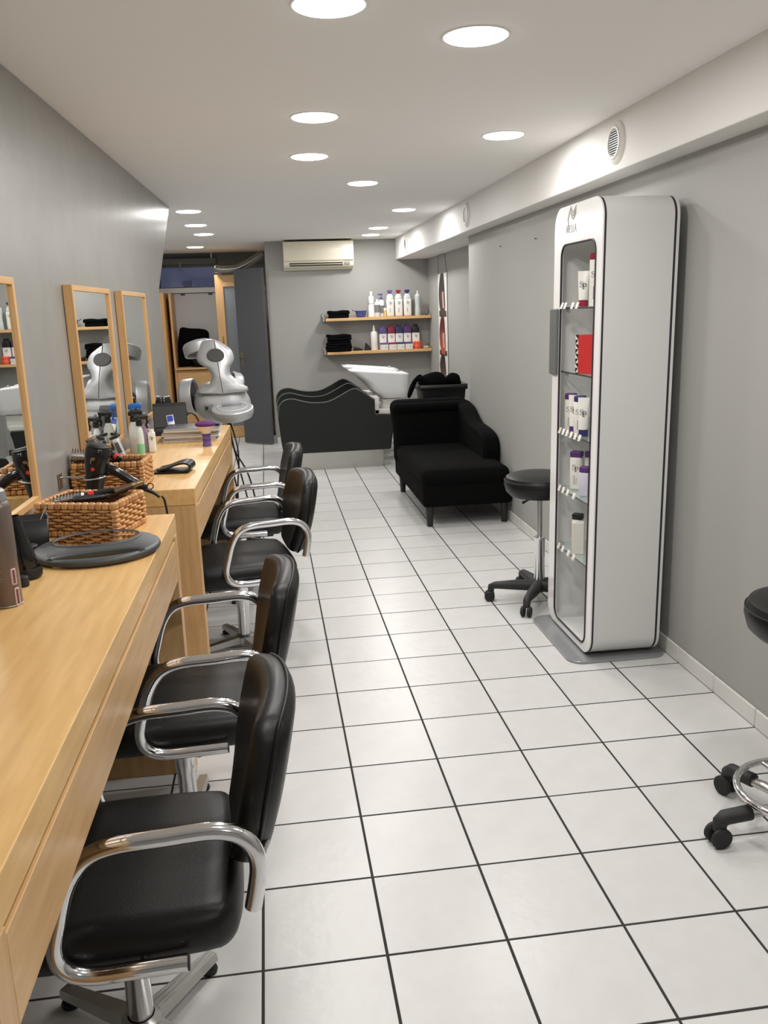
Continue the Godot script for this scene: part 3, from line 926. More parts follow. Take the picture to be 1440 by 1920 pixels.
# ---------------------------------------------------------------- rear wall
func make_rear_wall():
	# air conditioner
	var ac := thing("air_conditioner", "cream wall mounted air conditioner on the rear wall under the ceiling", "air conditioner", Vector3(0.78, 2.07, -8.85))
	var side := curve2([Vector2(0.0, 0.0), Vector2(0.08, 0.0), Vector2(0.14, 0.012), Vector2(0.165, 0.05), Vector2(0.185, 0.09), Vector2(0.195, 0.15), Vector2(0.195, 0.22), Vector2(0.19, 0.285), Vector2(0.17, 0.3), Vector2(0.08, 0.302), Vector2(0.0, 0.302)], 2)
	var m := B()
	m.x = Transform3D(Basis(Vector3.UP, -PI / 2), Vector3.ZERO)
	m.prism(side, 0.82, 0.004)
	part(ac, "casing", m, M.cream)
	part(ac, "front_panel", B().soft(Vector3(0, 0.19, 0.197), Vector3(0.815, 0.215, 0.012), 0.005, 4), M.cream)
	part(ac, "outlet", B().box(Vector3(-0.03, 0.048, 0.163), Vector3(0.62, 0.05, 0.02)), M.cream_dark, Vector3.ZERO, Vector3(0, 0, 0))
	for k in 2:
		part(ac, "louver", B().box(Vector3(-0.03, 0.04 + k * 0.022, 0.176), Vector3(0.61, 0.006, 0.022), 0.002), M.cream)
	part(ac, "display", B().box(Vector3(0.335, 0.05, 0.172), Vector3(0.06, 0.028, 0.012), 0.002), M.silver_dark)
	part(ac, "intake_grille", B().box(Vector3(0, 0.304, 0.1), Vector3(0.76, 0.008, 0.15)), M.cream_dark)
	# shelves
	var ys := [1.485, 1.093]
	for k in 2:
		var y: float = ys[k]
		var t := thing("wall_shelf", ["upper pale wood shelf on the rear wall, with white bottles", "lower pale wood shelf on the rear wall, with boxed bottles"][k], "shelf", Vector3(0, y, -8.85), 0.0, "wood shelves on the rear wall")
		part(t, "board", B().box(Vector3(1.46, -0.016, 0.11), Vector3(1.27, 0.032, 0.2), 0.002), M.wood_x)
		for x in [0.805, 2.075]:
			part(t, "bracket", B().box(Vector3(x, -0.005, 0.1), Vector3(0.025, 0.055, 0.19), 0.003).box(Vector3(x, 0.005, 0.012), Vector3(0.03, 0.11, 0.02), 0.003), M.steel)
	rear_products()
	# poster on cords
	var ps := thing("hair_poster", "narrow hanging poster with three pictures of coloured hair", "poster", Vector3(2.092, 0.78, -7.92))
	var img := Image.create(96, 320, false, Image.FORMAT_RGB8)
	img.fill(c8(232, 230, 226))
	var rng := RandomNumberGenerator.new()
	rng.seed = 9
	var pics := [[0, 130, c8(26, 22, 24), c8(58, 40, 44)], [128, 120, c8(70, 22, 34), c8(214, 104, 66)], [244, 76, c8(34, 24, 26), c8(120, 78, 66)]]
	for p in pics:
		var y0: int = p[0]
		var hh: int = p[1]
		for y in hh:
			var v := float(y) / hh
			var wv := 34.0 * sqrt(maxf(0.0, sin(PI * minf(0.98, v * 0.78 + 0.06)))) * (1.0 if v < 0.75 else 1.0 - (v - 0.75) * 1.4)
			for x in 96:
				var dx := x - 46.0 + 6.0 * sin(v * 4.0)
				if absf(dx) < wv:
					var s := 0.5 + 0.5 * sin(x * 0.9 + 5.0 * sin(v * 6.0 + x * 0.08))
					var c: Color = p[2].lerp(p[3], clampf(s * 0.5 + (v - 0.35) * 0.9, 0.0, 1.0))
					if v > 0.42 and v < 0.8 and dx > 2.0 and dx < 20.0 and y0 != 244: c = c8(222, 168, 150).lerp(p[2], 0.15 * s)
					img.set_pixel(x, mini(319, y0 + y), c)
				elif v > 0.86 and absf(dx) < 40.0:
					img.set_pixel(x, mini(319, y0 + y), c8(40, 34, 38))
	img.generate_mipmaps()
	var pm := mat(Color.WHITE, 0.4)
	pm.albedo_texture = ImageTexture.create_from_image(img)
	var q := QuadMesh.new()
	q.size = Vector2(0.48, 1.16)
	part(ps, "print", q, pm, Vector3(-0.003, 0.58, 0), Vector3(0, -PI / 2, 0))
	part(ps, "board", B().box(Vector3(0, 0.58, 0), Vector3(0.004, 1.16, 0.48)), M.paper)
	for s in [-1, 1]:
		part(ps, "cord", B().tube([Vector3(0, 1.16, 0.23 * s), Vector3(-0.01, 1.352, 0.19 * s)], 0.0025, 6), M.ink)
	part(ps, "hook", B().tube([Vector3(-0.01, 1.352, -0.19), Vector3(-0.01, 1.365, 0.0), Vector3(-0.01, 1.352, 0.19)], 0.0025, 6), M.ink)

func shelf_x(u: float) -> float:
	return 0.797 + (u - 605.0) * 0.006468

func round_bottle(n: String, label: String, at: Vector3, prof: Array, mats: Array, g := "", cat := "bottle") -> Node3D:
	# prof: arrays of profile points, one part each; mats: [name, material] for each
	var t := thing(n, label, cat, at, 0.0, g)
	for k in prof.size():
		part(t, mats[k][0], B().lathe(prof[k], 18), mats[k][1])
	return t

func rear_products():
	var z := -8.73
	var y := 1.486
	var g := "bottles on the upper rear shelf"
	single("folded_towel", towel_mesh(0.26, 0.085, 0.16, 2, 3), M.towel, "small folded black towel lying on the upper rear shelf", "towel", Vector3(shelf_x(634), y, z))
	var b := thing("tint_bowl", "small blue tint bowl with spout on the upper shelf", "bowl", Vector3(shelf_x(676), y, z))
	part(b, "bowl", B().lathe([Vector2(0.0, 0.0), Vector2(0.045, 0.0), Vector2(0.05, 0.004), Vector2(0.068, 0.075), Vector2(0.07, 0.078), Vector2(0.064, 0.076), Vector2(0.046, 0.01), Vector2(0.0, 0.008)], 24), M.blue)
	part(b, "handle", B().tube([Vector3(-0.062, 0.07, 0), Vector3(-0.085, 0.078, 0), Vector3(-0.108, 0.09, 0)], [0.012, 0.01, 0.012], 8, false, 0.4, Vector3.UP), M.blue)
	var wb := [Vector2(0, 0), Vector2(0.04, 0.0), Vector2(0.043, 0.004), Vector2(0.042, 0.11), Vector2(0.034, 0.16), Vector2(0.033, 0.19), Vector2(0.036, 0.215), Vector2(0.03, 0.235), Vector2(0.014, 0.25)]
	round_bottle("tall_bottle", "tallest slim white bottle left of the pump bottle, upper shelf", Vector3(shelf_x(696), y, z), [wb, [Vector2(0.016, 0.248), Vector2(0.016, 0.295), Vector2(0.0, 0.3)], [Vector2(0.0435, 0.155), Vector2(0.0437, 0.16)]], [["body", M.white_plastic], ["cap", M.white], ["label_line", M.grey_print]], g)
	round_bottle("lotion_bottle", "small white bottle with grey label in front of the pump bottle", Vector3(shelf_x(706), y, z + 0.05), [[Vector2(0, 0), Vector2(0.032, 0.0), Vector2(0.034, 0.004), Vector2(0.034, 0.15), Vector2(0.024, 0.17), Vector2(0.014, 0.176)], [Vector2(0.015, 0.175), Vector2(0.015, 0.205), Vector2(0, 0.207)], [Vector2(0.0345, 0.05), Vector2(0.0346, 0.14)]], [["body", M.white_plastic], ["cap", M.white], ["label", M.grey_print]], g)
	var pu := round_bottle("pump_bottle", "white pump bottle with blue violet pump head on upper shelf", Vector3(shelf_x(715), y, z - 0.02), [[Vector2(0, 0), Vector2(0.034, 0.0), Vector2(0.036, 0.005), Vector2(0.036, 0.13), Vector2(0.032, 0.18), Vector2(0.016, 0.2)], [Vector2(0.017, 0.198), Vector2(0.017, 0.225), Vector2(0.006, 0.228), Vector2(0.006, 0.255), Vector2(0, 0.256)], [Vector2(0.0365, 0.04), Vector2(0.0366, 0.13)]], [["body", M.white_plastic], ["collar", M.violet], ["label", M.grey_print]], g)
	part(pu, "pump_head", B().soft(Vector3(-0.012, 0.262, 0), Vector3(0.06, 0.018, 0.02), 0.006, 4), M.violet)
	round_bottle("small_jar", "tiny white jar half hidden beside the violet capped bottle", Vector3(shelf_x(721), y, z + 0.02), [[Vector2(0, 0), Vector2(0.018, 0), Vector2(0.019, 0.07), Vector2(0, 0.072)], [Vector2(0.0195, 0.07), Vector2(0.0195, 0.1), Vector2(0, 0.102)]], [["body", M.soap], ["lid", M.white_plastic]], g, "jar")
	var caps := [[731, M.violet, "blue violet"], [747, M.red, "dark red"], [763.5, M.navy, "navy blue"]]
	for c in caps:
		var t := thing("litre_bottle", "large square white shampoo bottle with %s cap, upper shelf" % c[2], "bottle", Vector3(shelf_x(c[0]), y, z), 0.0, g)
		part(t, "body", B().soft(Vector3(0, 0.1, 0), Vector3(0.09, 0.2, 0.07), 0.01, 5), M.white_plastic)
		var rr := []
		for s in [[0.2, 0.043, 0.033], [0.232, 0.04, 0.031], [0.25, 0.03, 0.025], [0.262, 0.016, 0.016]]:
			var r := []
			for p in rrect(s[1] * 2, s[2] * 2, s[2] * 0.6, 3): r.append(Vector3(p.x, s[0], -p.y))
			rr.append(r)
		var nb := B()
		loft(nb, rr)
		part(t, "neck", nb, M.clear_plastic)
		part(t, "cap", B().box(Vector3(0, 0.292, 0), Vector3(0.058, 0.026, 0.04), 0.003).box(Vector3(0, 0.272, 0), Vector3(0.03, 0.02, 0.03), 0.002), c[1])
		sp_mark(t, 0.009, 0.155, 0.0354, 0.045)
		part(t, "small_print", B().box(Vector3(-0.005, 0.07, 0.0354), Vector3(0.012, 0.05, 0.0006)), M.logo)
	round_bottle("applicator_bottle", "pale green grey squeeze bottle with pointed nozzle, right end of upper shelf", Vector3(shelf_x(783), y, z), [[Vector2(0, 0), Vector2(0.034, 0.0), Vector2(0.036, 0.004), Vector2(0.034, 0.07), Vector2(0.03, 0.12), Vector2(0.034, 0.17), Vector2(0.036, 0.215), Vector2(0.032, 0.235)], [Vector2(0.033, 0.233), Vector2(0.03, 0.245), Vector2(0.012, 0.252), Vector2(0.008, 0.28), Vector2(0.003, 0.297), Vector2(0, 0.298)]], [["body", mat(c8(196, 205, 203), 0.3)], ["nozzle", M.white_plastic]], g)
	# lower shelf
	y = 1.094
	g = "boxed bottles on the lower rear shelf"
	single("towel_stack", towel_mesh(0.31, 0.2, 0.18, 6, 5), M.towel, "tall stack of folded black towels on the lower rear shelf", "towels", Vector3(shelf_x(632), y, z))
	single("hair_clip", B().tube([Vector3(-0.05, 0.03, 0), Vector3(0.0, 0.025, 0.0), Vector3(0.06, 0.012, 0)], [0.025, 0.02, 0.008], 8), M.black, "flat black hair clip lying on lower shelf beside the towels", "hair clip", Vector3(shelf_x(668), y - 0.004, z))
	var cl := B()
	cl.prism(PackedVector2Array([Vector2(-0.045, 0.0), Vector2(0.04, 0.0), Vector2(0.03, 0.035), Vector2(-0.02, 0.09), Vector2(-0.03, 0.085)]), 0.03, 0.004)
	single("claw_clip", cl, M.black, "black claw clip standing up left of the white nozzle bottle", "hair clip", Vector3(shelf_x(687), y, z))
	round_bottle("nozzle_bottle", "white bottle with long pointed nozzle on the lower rear shelf", Vector3(shelf_x(699), y, z), [[Vector2(0, 0), Vector2(0.04, 0.0), Vector2(0.042, 0.004), Vector2(0.042, 0.2), Vector2(0.036, 0.218), Vector2(0.02, 0.224)], [Vector2(0.02, 0.222), Vector2(0.016, 0.245), Vector2(0.012, 0.27), Vector2(0.005, 0.296), Vector2(0, 0.297)]], [["body", M.white_plastic], ["nozzle", M.white]], g)
	var bx := [[716, M.violet, "blue violet"], [732, M.red, "dark red"], [747, M.navy, "navy"], [762.5, M.purple, "purple"], [778.5, M.black, "black"]]
	for k in 5:
		var c: Array = bx[k]
		var t := thing("boxed_bottle", "white bottle with tapered %s top on the lower shelf" % c[2], "bottle", Vector3(shelf_x(c[0]), y, z - 0.03), 0.0, g)
		part(t, "body", B().soft(Vector3(0, 0.095, 0), Vector3(0.088, 0.19, 0.06), 0.005, 4), M.white_plastic)
		var rr := []
		for s in [[0.19, 0.044, 0.03], [0.235, 0.042, 0.028], [0.262, 0.035, 0.023]]:
			var r := []
			for p in rrect(s[1] * 2, s[2] * 2, 0.006, 3): r.append(Vector3(p.x, s[0], -p.y))
			rr.append(r)
		var sb := B()
		loft(sb, rr)
		part(t, "shoulder", sb, c[1])
		part(t, "cap", B().box(Vector3(0, 0.276, 0), Vector3(0.056, 0.03, 0.034), 0.003), c[1])
		sp_mark(t, 0.009, 0.15, 0.0304, 0.042)
		if k < 4:
			var j := thing("treatment_box", "low white carton with %s lid band in front of matching bottle" % c[2], "box", Vector3(shelf_x(c[0] + 0.5), y, z + 0.045), 0.0, "treatment cartons on the lower rear shelf")
			part(j, "carton", B().box(Vector3(0, 0.032, 0), Vector3(0.09, 0.064, 0.07), 0.001), M.paper)
			part(j, "lid", B().box(Vector3(0, 0.074, 0), Vector3(0.091, 0.02, 0.071), 0.001), c[1])
			part(j, "lettering", words("SP", 0.02, 0.0006, true), M.grey_print, Vector3(0.02, 0.03, 0.0354))
	round_bottle("hair_mask_jar", "round orange jar with lid at the right of lower shelf", Vector3(shelf_x(780), y, z + 0.045), [[Vector2(0, 0), Vector2(0.046, 0), Vector2(0.048, 0.003), Vector2(0.048, 0.055), Vector2(0.046, 0.058)], [Vector2(0.05, 0.056), Vector2(0.051, 0.06), Vector2(0.051, 0.084), Vector2(0.048, 0.088), Vector2(0, 0.089)]], [["body", M.orange], ["lid", M.orange]], "", "jar")
	single("soap_bar", B().soft(Vector3(0, 0.014, 0), Vector3(0.07, 0.028, 0.045), 0.012, 5), M.soap, "yellowish soap bar at the right end of lower shelf", "soap", Vector3(shelf_x(796), y, z + 0.02))

func towel_mesh(w: float, h: float, d: float, layers: int, sd: int) -> MB:
	var m := B()
	var rng := RandomNumberGenerator.new()
	rng.seed = sd
	var lh := h / layers
	for k in layers:
		var ww := w * rng.randf_range(0.84, 1.0)
		var ox := rng.randf_range(-0.5, 0.5) * (w - ww)
		var ph := rng.randf() * 6.0
		m.soft(Vector3(ox, lh * (k + 0.5), rng.randf_range(-0.01, 0.01)), Vector3(ww, lh * 1.08, d), lh * 0.46, 8, func(p: Vector3): return p + Vector3(0.006 * sin(p.z * 40.0 + ph), 0.005 * sin(p.x * 30.0 + ph) * (1.0 if k > 0 else 0.0), 0.004 * sin(p.x * 24.0 + ph)))
	return m

# ---------------------------------------------------------------- shampoo bench
func make_bench():
	var t := thing("shampoo_bench", "dark grey two seat shampoo bench with wavy side panels on steel plinth", "bench", Vector3(0, 0, 0))
	var out := PackedVector2Array()
	var top := curve([Vector2(0.183, 0.56), Vector2(0.19, 0.64), Vector2(0.22, 0.695), Vector2(0.27, 0.724), Vector2(0.34, 0.728), Vector2(0.44, 0.7), Vector2(0.535, 0.683), Vector2(0.62, 0.681), Vector2(0.7, 0.692), Vector2(0.80, 0.735), Vector2(0.88, 0.778), Vector2(0.935, 0.802), Vector2(0.97, 0.803), Vector2(1.02, 0.78), Vector2(1.1, 0.725), Vector2(1.158, 0.685)], 4)
	for p in top: out.append(p)
	for p in [Vector2(1.16, 0.545), Vector2(1.165, 0.535), Vector2(1.36, 0.53), Vector2(1.365, 0.5), Vector2(1.35, 0.45), Vector2(1.312, 0.19), Vector2(1.3, 0.178), Vector2(0.225, 0.178), Vector2(0.212, 0.19), Vector2(0.195, 0.33)]: out.append(p)
	out.reverse()
	var pipe := []
	for p in top: pipe.append(Vector3(p.x, p.y + 0.001, 0))
	for z in [-6.875, -7.525, -8.175]:
		var sp := part(t, "side_panel", B().prism(out, 0.05, 0.006), M.bench, Vector3(0, 0, z))
		part(sp, "piping", B().tube(pipe, 0.007, 6), M.bench_pipe, Vector3(0, 0, 0.022))
	for z in [-7.2, -7.85]:
		part(t, "seat_cushion", B().soft(Vector3(0.55, 0.43, z), Vector3(0.62, 0.14, 0.58), 0.05, 8), M.bench)
		part(t, "seat_back", B().soft(Vector3(0, 0, 0), Vector3(0.12, 0.42, 0.58), 0.05, 8), M.bench, Vector3(0.93, 0.55, z), Vector3(0, 0, -0.5))
	part(t, "frame", B().box(Vector3(0.76, 0.26, -7.525), Vector3(0.98, 0.16, 1.3), 0.004), M.bench)
	part(t, "plinth", B().box(Vector3(0.78, 0.089, -7.5), Vector3(0.9, 0.178, 1.26), 0.002), M.brushed)
	for z in [-6.95, -8.1]:
		part(t, "foot", B().lathe([Vector2(0.0, 0.0), Vector2(0.02, 0.0), Vector2(0.026, 0.18), Vector2(0.0, 0.18)], 12, Vector3(0.3, 0, z)), M.black)
	for k in 2:
		var zc: float = [-7.2, -7.85][k]
		var b := thing("wash_basin", ["white ceramic wash basin of the nearer shampoo seat", "white ceramic wash basin of the farther shampoo seat, mostly hidden"][k], "basin", Vector3(0, 0, zc), 0.0, "ceramic shampoo basins")
		var m := B()
		var rings := [slab_ring(1.26, 1.52, 0.15, 0.07, 0.675, 0.675), slab_ring(1.245, 1.528, 0.17, 0.08, 0.685, 0.685), slab_ring(1.17, 1.533, 0.20, 0.09, 0.76, 0.735), slab_ring(1.06, 1.538, 0.225, 0.1, 0.87, 0.82), slab_ring(0.935, 1.545, 0.24, 0.1, 0.962, 0.905), slab_ring(0.925, 1.547, 0.243, 0.1, 0.975, 0.916), slab_ring(0.935, 1.54, 0.236, 0.095, 0.983, 0.924), slab_ring(0.96, 1.515, 0.212, 0.085, 0.98, 0.922), slab_ring(1.02, 1.5, 0.2, 0.08, 0.93, 0.87), slab_ring(1.12, 1.48, 0.17, 0.08, 0.81, 0.78), slab_ring(1.22, 1.44, 0.10, 0.06, 0.765, 0.755)]
		loft(m, rings)
		part(b, "bowl", m, M.ceramic)
		part(b, "neck_rest", B().soft(Vector3(0.955, 0.975, 0), Vector3(0.05, 0.02, 0.2), 0.009, 5), M.ceramic, Vector3.ZERO)
		part(b, "bracket", B().box(Vector3(1.185, 0.62, 0.26), Vector3(0.05, 0.17, 0.05), 0.004).box(Vector3(1.28, 0.555, 0.22), Vector3(0.23, 0.045, 0.13), 0.004).box(Vector3(1.37, 0.6, 0.0), Vector3(0.2, 0.15, 0.22), 0.01).box(Vector3(1.14, 0.7, 0.2), Vector3(0.12, 0.03, 0.1), 0.004), M.white_plastic)
		part(b, "hinge", B().tube([Vector3(1.28, 0.672, 0.1), Vector3(1.46, 0.672, 0.1)], 0.012, 8), M.black)
		part(b, "tap", B().lathe([Vector2(0, 0), Vector2(0.02, 0), Vector2(0.02, 0.008), Vector2(0.012, 0.022), Vector2(0, 0.024)], 14, Vector3(1.47, 0.93, -0.08)), M.chrome)

# ---------------------------------------------------------------- chaise longue and crate
func make_chaise():
	var t := thing("chaise_longue", "black velvet chaise longue against the right wall, its back stepping down", "sofa", Vector3(0, 0, 0))
	part(t, "base", B().soft(Vector3(1.505, 0.25, -4.92), Vector3(0.67, 0.2, 1.42), 0.03, 8), M.velvet)
	part(t, "seat_cushion", B().soft(Vector3(1.49, 0.37, -4.83), Vector3(0.66, 0.13, 1.28), 0.055, 10), M.velvet)
	part(t, "headrest", B().soft(Vector3(1.48, 0.53, -5.52), Vector3(0.66, 0.56, 0.18), 0.07, 8, func(p: Vector3):
		return p + Vector3(-0.02 * smoothstep(0.5, 0.8, p.y) * (1.0 if p.x < 1.45 else 0.0), 0, -0.05 * smoothstep(0.45, 0.8, p.y))), M.velvet)
	part(t, "headrest_roll", B().soft(Vector3(1.485, 0.745, -5.54), Vector3(0.69, 0.085, 0.2), 0.042, 8), M.velvet)
	var pr := curve2([Vector2(-5.62, 0.3), Vector2(-5.64, 0.6), Vector2(-5.62, 0.74), Vector2(-5.5, 0.775), Vector2(-5.34, 0.755), Vector2(-5.2, 0.70), Vector2(-5.05, 0.655), Vector2(-4.9, 0.645), Vector2(-4.72, 0.635), Vector2(-4.6, 0.6), Vector2(-4.55, 0.53), Vector2(-4.545, 0.46), Vector2(-4.6, 0.3), Vector2(-5.0, 0.28)], 3)
	var pv := PackedVector2Array()
	for p in pr: pv.append(Vector2(-p.x, p.y))
	# drawn in (-z, y): turn so that local z becomes x
	var m := B()
	m.x = Transform3D(Basis(Vector3.UP, PI / 2), Vector3.ZERO)
	pv.reverse()
	var area := 0.0
	for i in pv.size(): area += pv[i].cross(pv[(i + 1) % pv.size()])
	if area < 0.0: pv.reverse()
	m.prism(pv, 0.13, 0.02)
	part(t, "backrest", m, M.velvet, Vector3(1.77, 0, 0))
	for p in [[1.225, -4.27], [1.79, -4.27], [1.225, -5.55], [1.79, -5.55]]:
		part(t, "leg", B().lathe([Vector2(0.0, 0.0), Vector2(0.022, 0.0), Vector2(0.032, 0.165), Vector2(0.0, 0.165)], 12, Vector3(p[0], 0, p[1])), M.black)
	var tr := thing("towel_trolley", "black trolley behind the chaise carrying the crate of towels", "trolley", Vector3(1.66, 0, -5.93))
	for s in [[-1, -1], [1, -1], [-1, 1], [1, 1]]:
		var leg := part(tr, "post", B().tube([Vector3(0.17 * s[0], 0.05, 0.1 * s[1]), Vector3(0.17 * s[0], 0.66, 0.1 * s[1])], 0.012, 8), M.black)
		part(leg, "wheel", B().lathe([Vector2(0, -0.01), Vector2(0.026, -0.01), Vector2(0.028, 0.0), Vector2(0.026, 0.01), Vector2(0, 0.01)], 14, Vector3(0.17 * s[0], 0.028, 0.1 * s[1]), Basis(Vector3.RIGHT, PI / 2)), M.rubber)
	for y in [0.2, 0.665]:
		part(tr, "tray", B().box(Vector3(0, y, 0), Vector3(0.38, 0.02, 0.24), 0.004), M.black)
	var cr := thing("plastic_crate", "black plastic crate full of towels behind the chaise", "crate", Vector3(1.655, 0.676, -5.93))
	var mb := B()
	loft(mb, [slab_ring(-0.19, 0.19, 0.12, 0.02, 0.0, 0.0), slab_ring(-0.205, 0.205, 0.135, 0.02, 0.18, 0.18), slab_ring(-0.22, 0.22, 0.15, 0.02, 0.18, 0.18), slab_ring(-0.22, 0.22, 0.15, 0.02, 0.225, 0.225), slab_ring(-0.205, 0.205, 0.136, 0.02, 0.225, 0.225), slab_ring(-0.185, 0.185, 0.115, 0.02, 0.02, 0.02)])
	part(cr, "tub", mb, M.black)
	var f := func(c: Vector3, s: Vector3, ph: float) -> MB:
		return B().soft(c, s, minf(s.y, s.z) * 0.45, 10, func(p: Vector3): return p + Vector3(0.012 * sin(p.y * 35.0 + ph), 0.014 * sin(p.x * 22.0 + ph) + 0.01 * sin(p.z * 30.0), 0.012 * sin(p.x * 26.0 + ph * 2.0)))
	single("crumpled_towel", f.call(Vector3(0, 0.06, 0), Vector3(0.25, 0.14, 0.2), 1.0), M.towel, "crumpled black towel heaped in the middle of the crate", "towel", Vector3(1.585, 0.86, -5.93))
	single("crumpled_towel", f.call(Vector3(0, 0.05, 0), Vector3(0.125, 0.11, 0.19), 2.4), M.towel, "crumpled black towel at the right side of the crate", "towel", Vector3(1.778, 0.87, -5.93))
	var dr := B()
	dr.tube(curve([Vector3(1.455, 0.975, -5.83), Vector3(1.435, 0.965, -5.84), Vector3(1.40, 0.93, -5.85), Vector3(1.37, 0.86, -5.86), Vector3(1.345, 0.79, -5.86)], 4), [0.05, 0.05, 0.05, 0.05, 0.048, 0.046, 0.044, 0.043, 0.043, 0.043, 0.045, 0.045, 0.045, 0.042, 0.038, 0.03, 0.012], 10, false, 0.5)
	single("hanging_towel", dr, M.towel, "black towel hanging over the left rim of the crate", "towel")

# ---------------------------------------------------------------- back room on the left
func make_back_room():
	var d := thing("grey_door", "dark grey door standing ajar beside the rear wall", "door", Vector3(0.118, 0.0, -8.74))
	var dir := Vector3(-0.215 - 0.118, 0, -9.03 + 8.74)
	d.rotation.y = atan2(-dir.z, dir.x)
	var L := dir.length()
	part(d, "leaf", B().box(Vector3(L / 2, 1.052, 0), Vector3(L, 2.08, 0.04), 0.002), M.door_grey)
	part(d, "handle_plate", B().box(Vector3(L - 0.05, 1.03, 0.0), Vector3(0.024, 0.17, 0.048), 0.002), M.gold)
	part(d, "handle", B().tube([Vector3(L - 0.05, 1.06, 0.02), Vector3(L - 0.05, 1.06, 0.06), Vector3(L - 0.13, 1.06, 0.062)], 0.007, 8).tube([Vector3(L - 0.05, 1.06, -0.02), Vector3(L - 0.05, 1.06, -0.06), Vector3(L - 0.13, 1.06, -0.062)], 0.007, 8), M.gold)
	var c := thing("glazed_wardrobe", "tall beech cabinet with frosted glass door beside the grey door", "cabinet", Vector3(-0.485, 0, -9.6))
	part(c, "body", B().box(Vector3(0.31, 1.03, -0.2), Vector3(0.62, 2.06, 0.36), 0.002), M.wood_v)
	var dr := part(c, "door", B().box(Vector3(0.05, 1.03, 0.0), Vector3(0.1, 2.05, 0.026), 0.002).box(Vector3(0.55, 1.03, 0.0), Vector3(0.1, 2.05, 0.026), 0.002), M.wood_v)
	for y in [0.075, 1.985]:
		part(dr, "rail", B().box(Vector3(0.3, y, 0), Vector3(0.4, 0.14, 0.026), 0.002), M.wood_x)
	part(dr, "frosted_pane", B().box(Vector3(0.3, 1.03, -0.004), Vector3(0.4, 1.79, 0.008)), M.frost)
	part(dr, "finger_pull", B().soft(Vector3(0.055, 1.22, 0.013), Vector3(0.02, 0.16, 0.006), 0.003, 4), mat(c8(160, 112, 66), 0.5))
	var du := B()
	var path := curve([Vector3(-0.47, 2.135, -9.55), Vector3(-0.38, 2.12, -9.55), Vector3(-0.22, 2.125, -9.55), Vector3(-0.12, 2.155, -9.55), Vector3(0.02, 2.23, -9.55), Vector3(0.14, 2.3, -9.55)], 12)
	var rad := []
	for i in path.size(): rad.append(0.046 + 0.004 * (i % 2))
	du.tube(path, rad, 14)
	single("flexible_duct", du, M.duct, "silver flexible air duct lying above the beech cabinet", "duct")
	# open unit with drawers
	var u := thing("drawer_unit", "beech drawer unit in the back room holding black bags", "drawers", Vector3(-1.16, 0, -10.36))
	part(u, "side_panel", B().box(Vector3(-0.07, 0.94, -0.2), Vector3(0.05, 1.88, 0.6), 0.002), M.wood_v)
	part(u, "side_panel", B().box(Vector3(0.02, 0.94, -0.3), Vector3(0.03, 1.86, 0.5), 0.002), M.wood_v)
	part(u, "top_board", B().box(Vector3(0.33, 0.862, -0.3), Vector3(0.62, 0.024, 0.56), 0.002), M.wood_x)
	part(u, "body", B().box(Vector3(0.33, 0.42, -0.32), Vector3(0.6, 0.84, 0.5), 0.002), M.wood_x)
	for k in 3:
		var dw := part(u, "drawer_front", B().box(Vector3(0.33, 0.68 - k * 0.275, -0.055), Vector3(0.585, 0.26, 0.022), 0.002), M.wood_x)
		part(dw, "lock", B().box(Vector3(0.09, 0.56 - k * 0.275, -0.04), Vector3(0.03, 0.035, 0.014), 0.002), M.black)
	single("black_bag", B().soft(Vector3.ZERO, Vector3(0.4, 0.5, 0.2), 0.06, 10, func(p: Vector3):
		return p + Vector3(0.16 * p.y, 0.02 * sin(p.x * 12.0) - 0.28 * p.x * smoothstep(-0.2, 0.25, p.y), 0.02 * sin(p.y * 20.0))), M.velvet, "large black bag standing on the beech drawer unit", "bag", Vector3(-0.91, 1.145, -10.78))
	single("black_jacket", B().soft(Vector3.ZERO, Vector3(0.42, 0.3, 0.2), 0.09, 10, func(p: Vector3):
		return p + Vector3(0.02 * sin(p.y * 24.0), 0.015 * sin(p.x * 20.0) - 0.3 * p.x * smoothstep(-0.1, 0.15, p.y), 0.02 * sin(p.y * 22.0))), mat(c8(24, 17, 17), 0.9), "folded dark jacket lying before the black bag, right side", "clothing", Vector3(-0.7, 1.04, -10.54))
	var gp := thing("glass_panel", "plain grey glass panel clipped to the back room wall", "panel", Vector3(-0.845, 0.875, -10.938))
	part(gp, "pane", B().box(Vector3(0, 0.5, 0), Vector3(0.62, 1.0, 0.008)), M.grey_glass)
	part(gp, "top_edge", B().box(Vector3(0, 1.003, 0.002), Vector3(0.62, 0.01, 0.014)), M.black_matt)
	for x in [-0.16, 0.22]:
		part(gp, "clip", B().box(Vector3(x, 0.99, 0.008), Vector3(0.06, 0.03, 0.012), 0.003), M.dark_oval)
	single("blind_box", B().box(Vector3(0, 0, 0), Vector3(0.8, 0.085, 0.09), 0.004), M.dark_room, "long grey blind box above the blue transom window", "blind", Vector3(-0.94, 2.335, -11.43))
	part(get_node("blind_box"), "hanging_rod", B().tube([Vector3(-0.105, -0.13, 0.055), Vector3(-0.11, -0.005, 0.055)], 0.011, 8), M.white_plastic)  # short white hanging rod, joined to the blind box as its mount
	single("hanging_conduit", B().tube([Vector3(0, 0, 0), Vector3(0, 0.075, 0)], 0.007, 8), M.white_plastic, "short white conduit hanging from the ceiling edge near the duct", "conduit", Vector3(-0.55, 2.318, -10.48))
	var ln := thing("street_lantern", "blue street lantern seen outside through the transom window", "lantern", Vector3(-1.1, 1.55, -13.0))
	part(ln, "roof", B().lathe([Vector2(0.1, 0.565), Vector2(0.105, 0.572), Vector2(0.05, 0.6), Vector2(0.02, 0.61), Vector2(0.0, 0.63)], 6), mat(c8(190, 214, 255), 0.5))
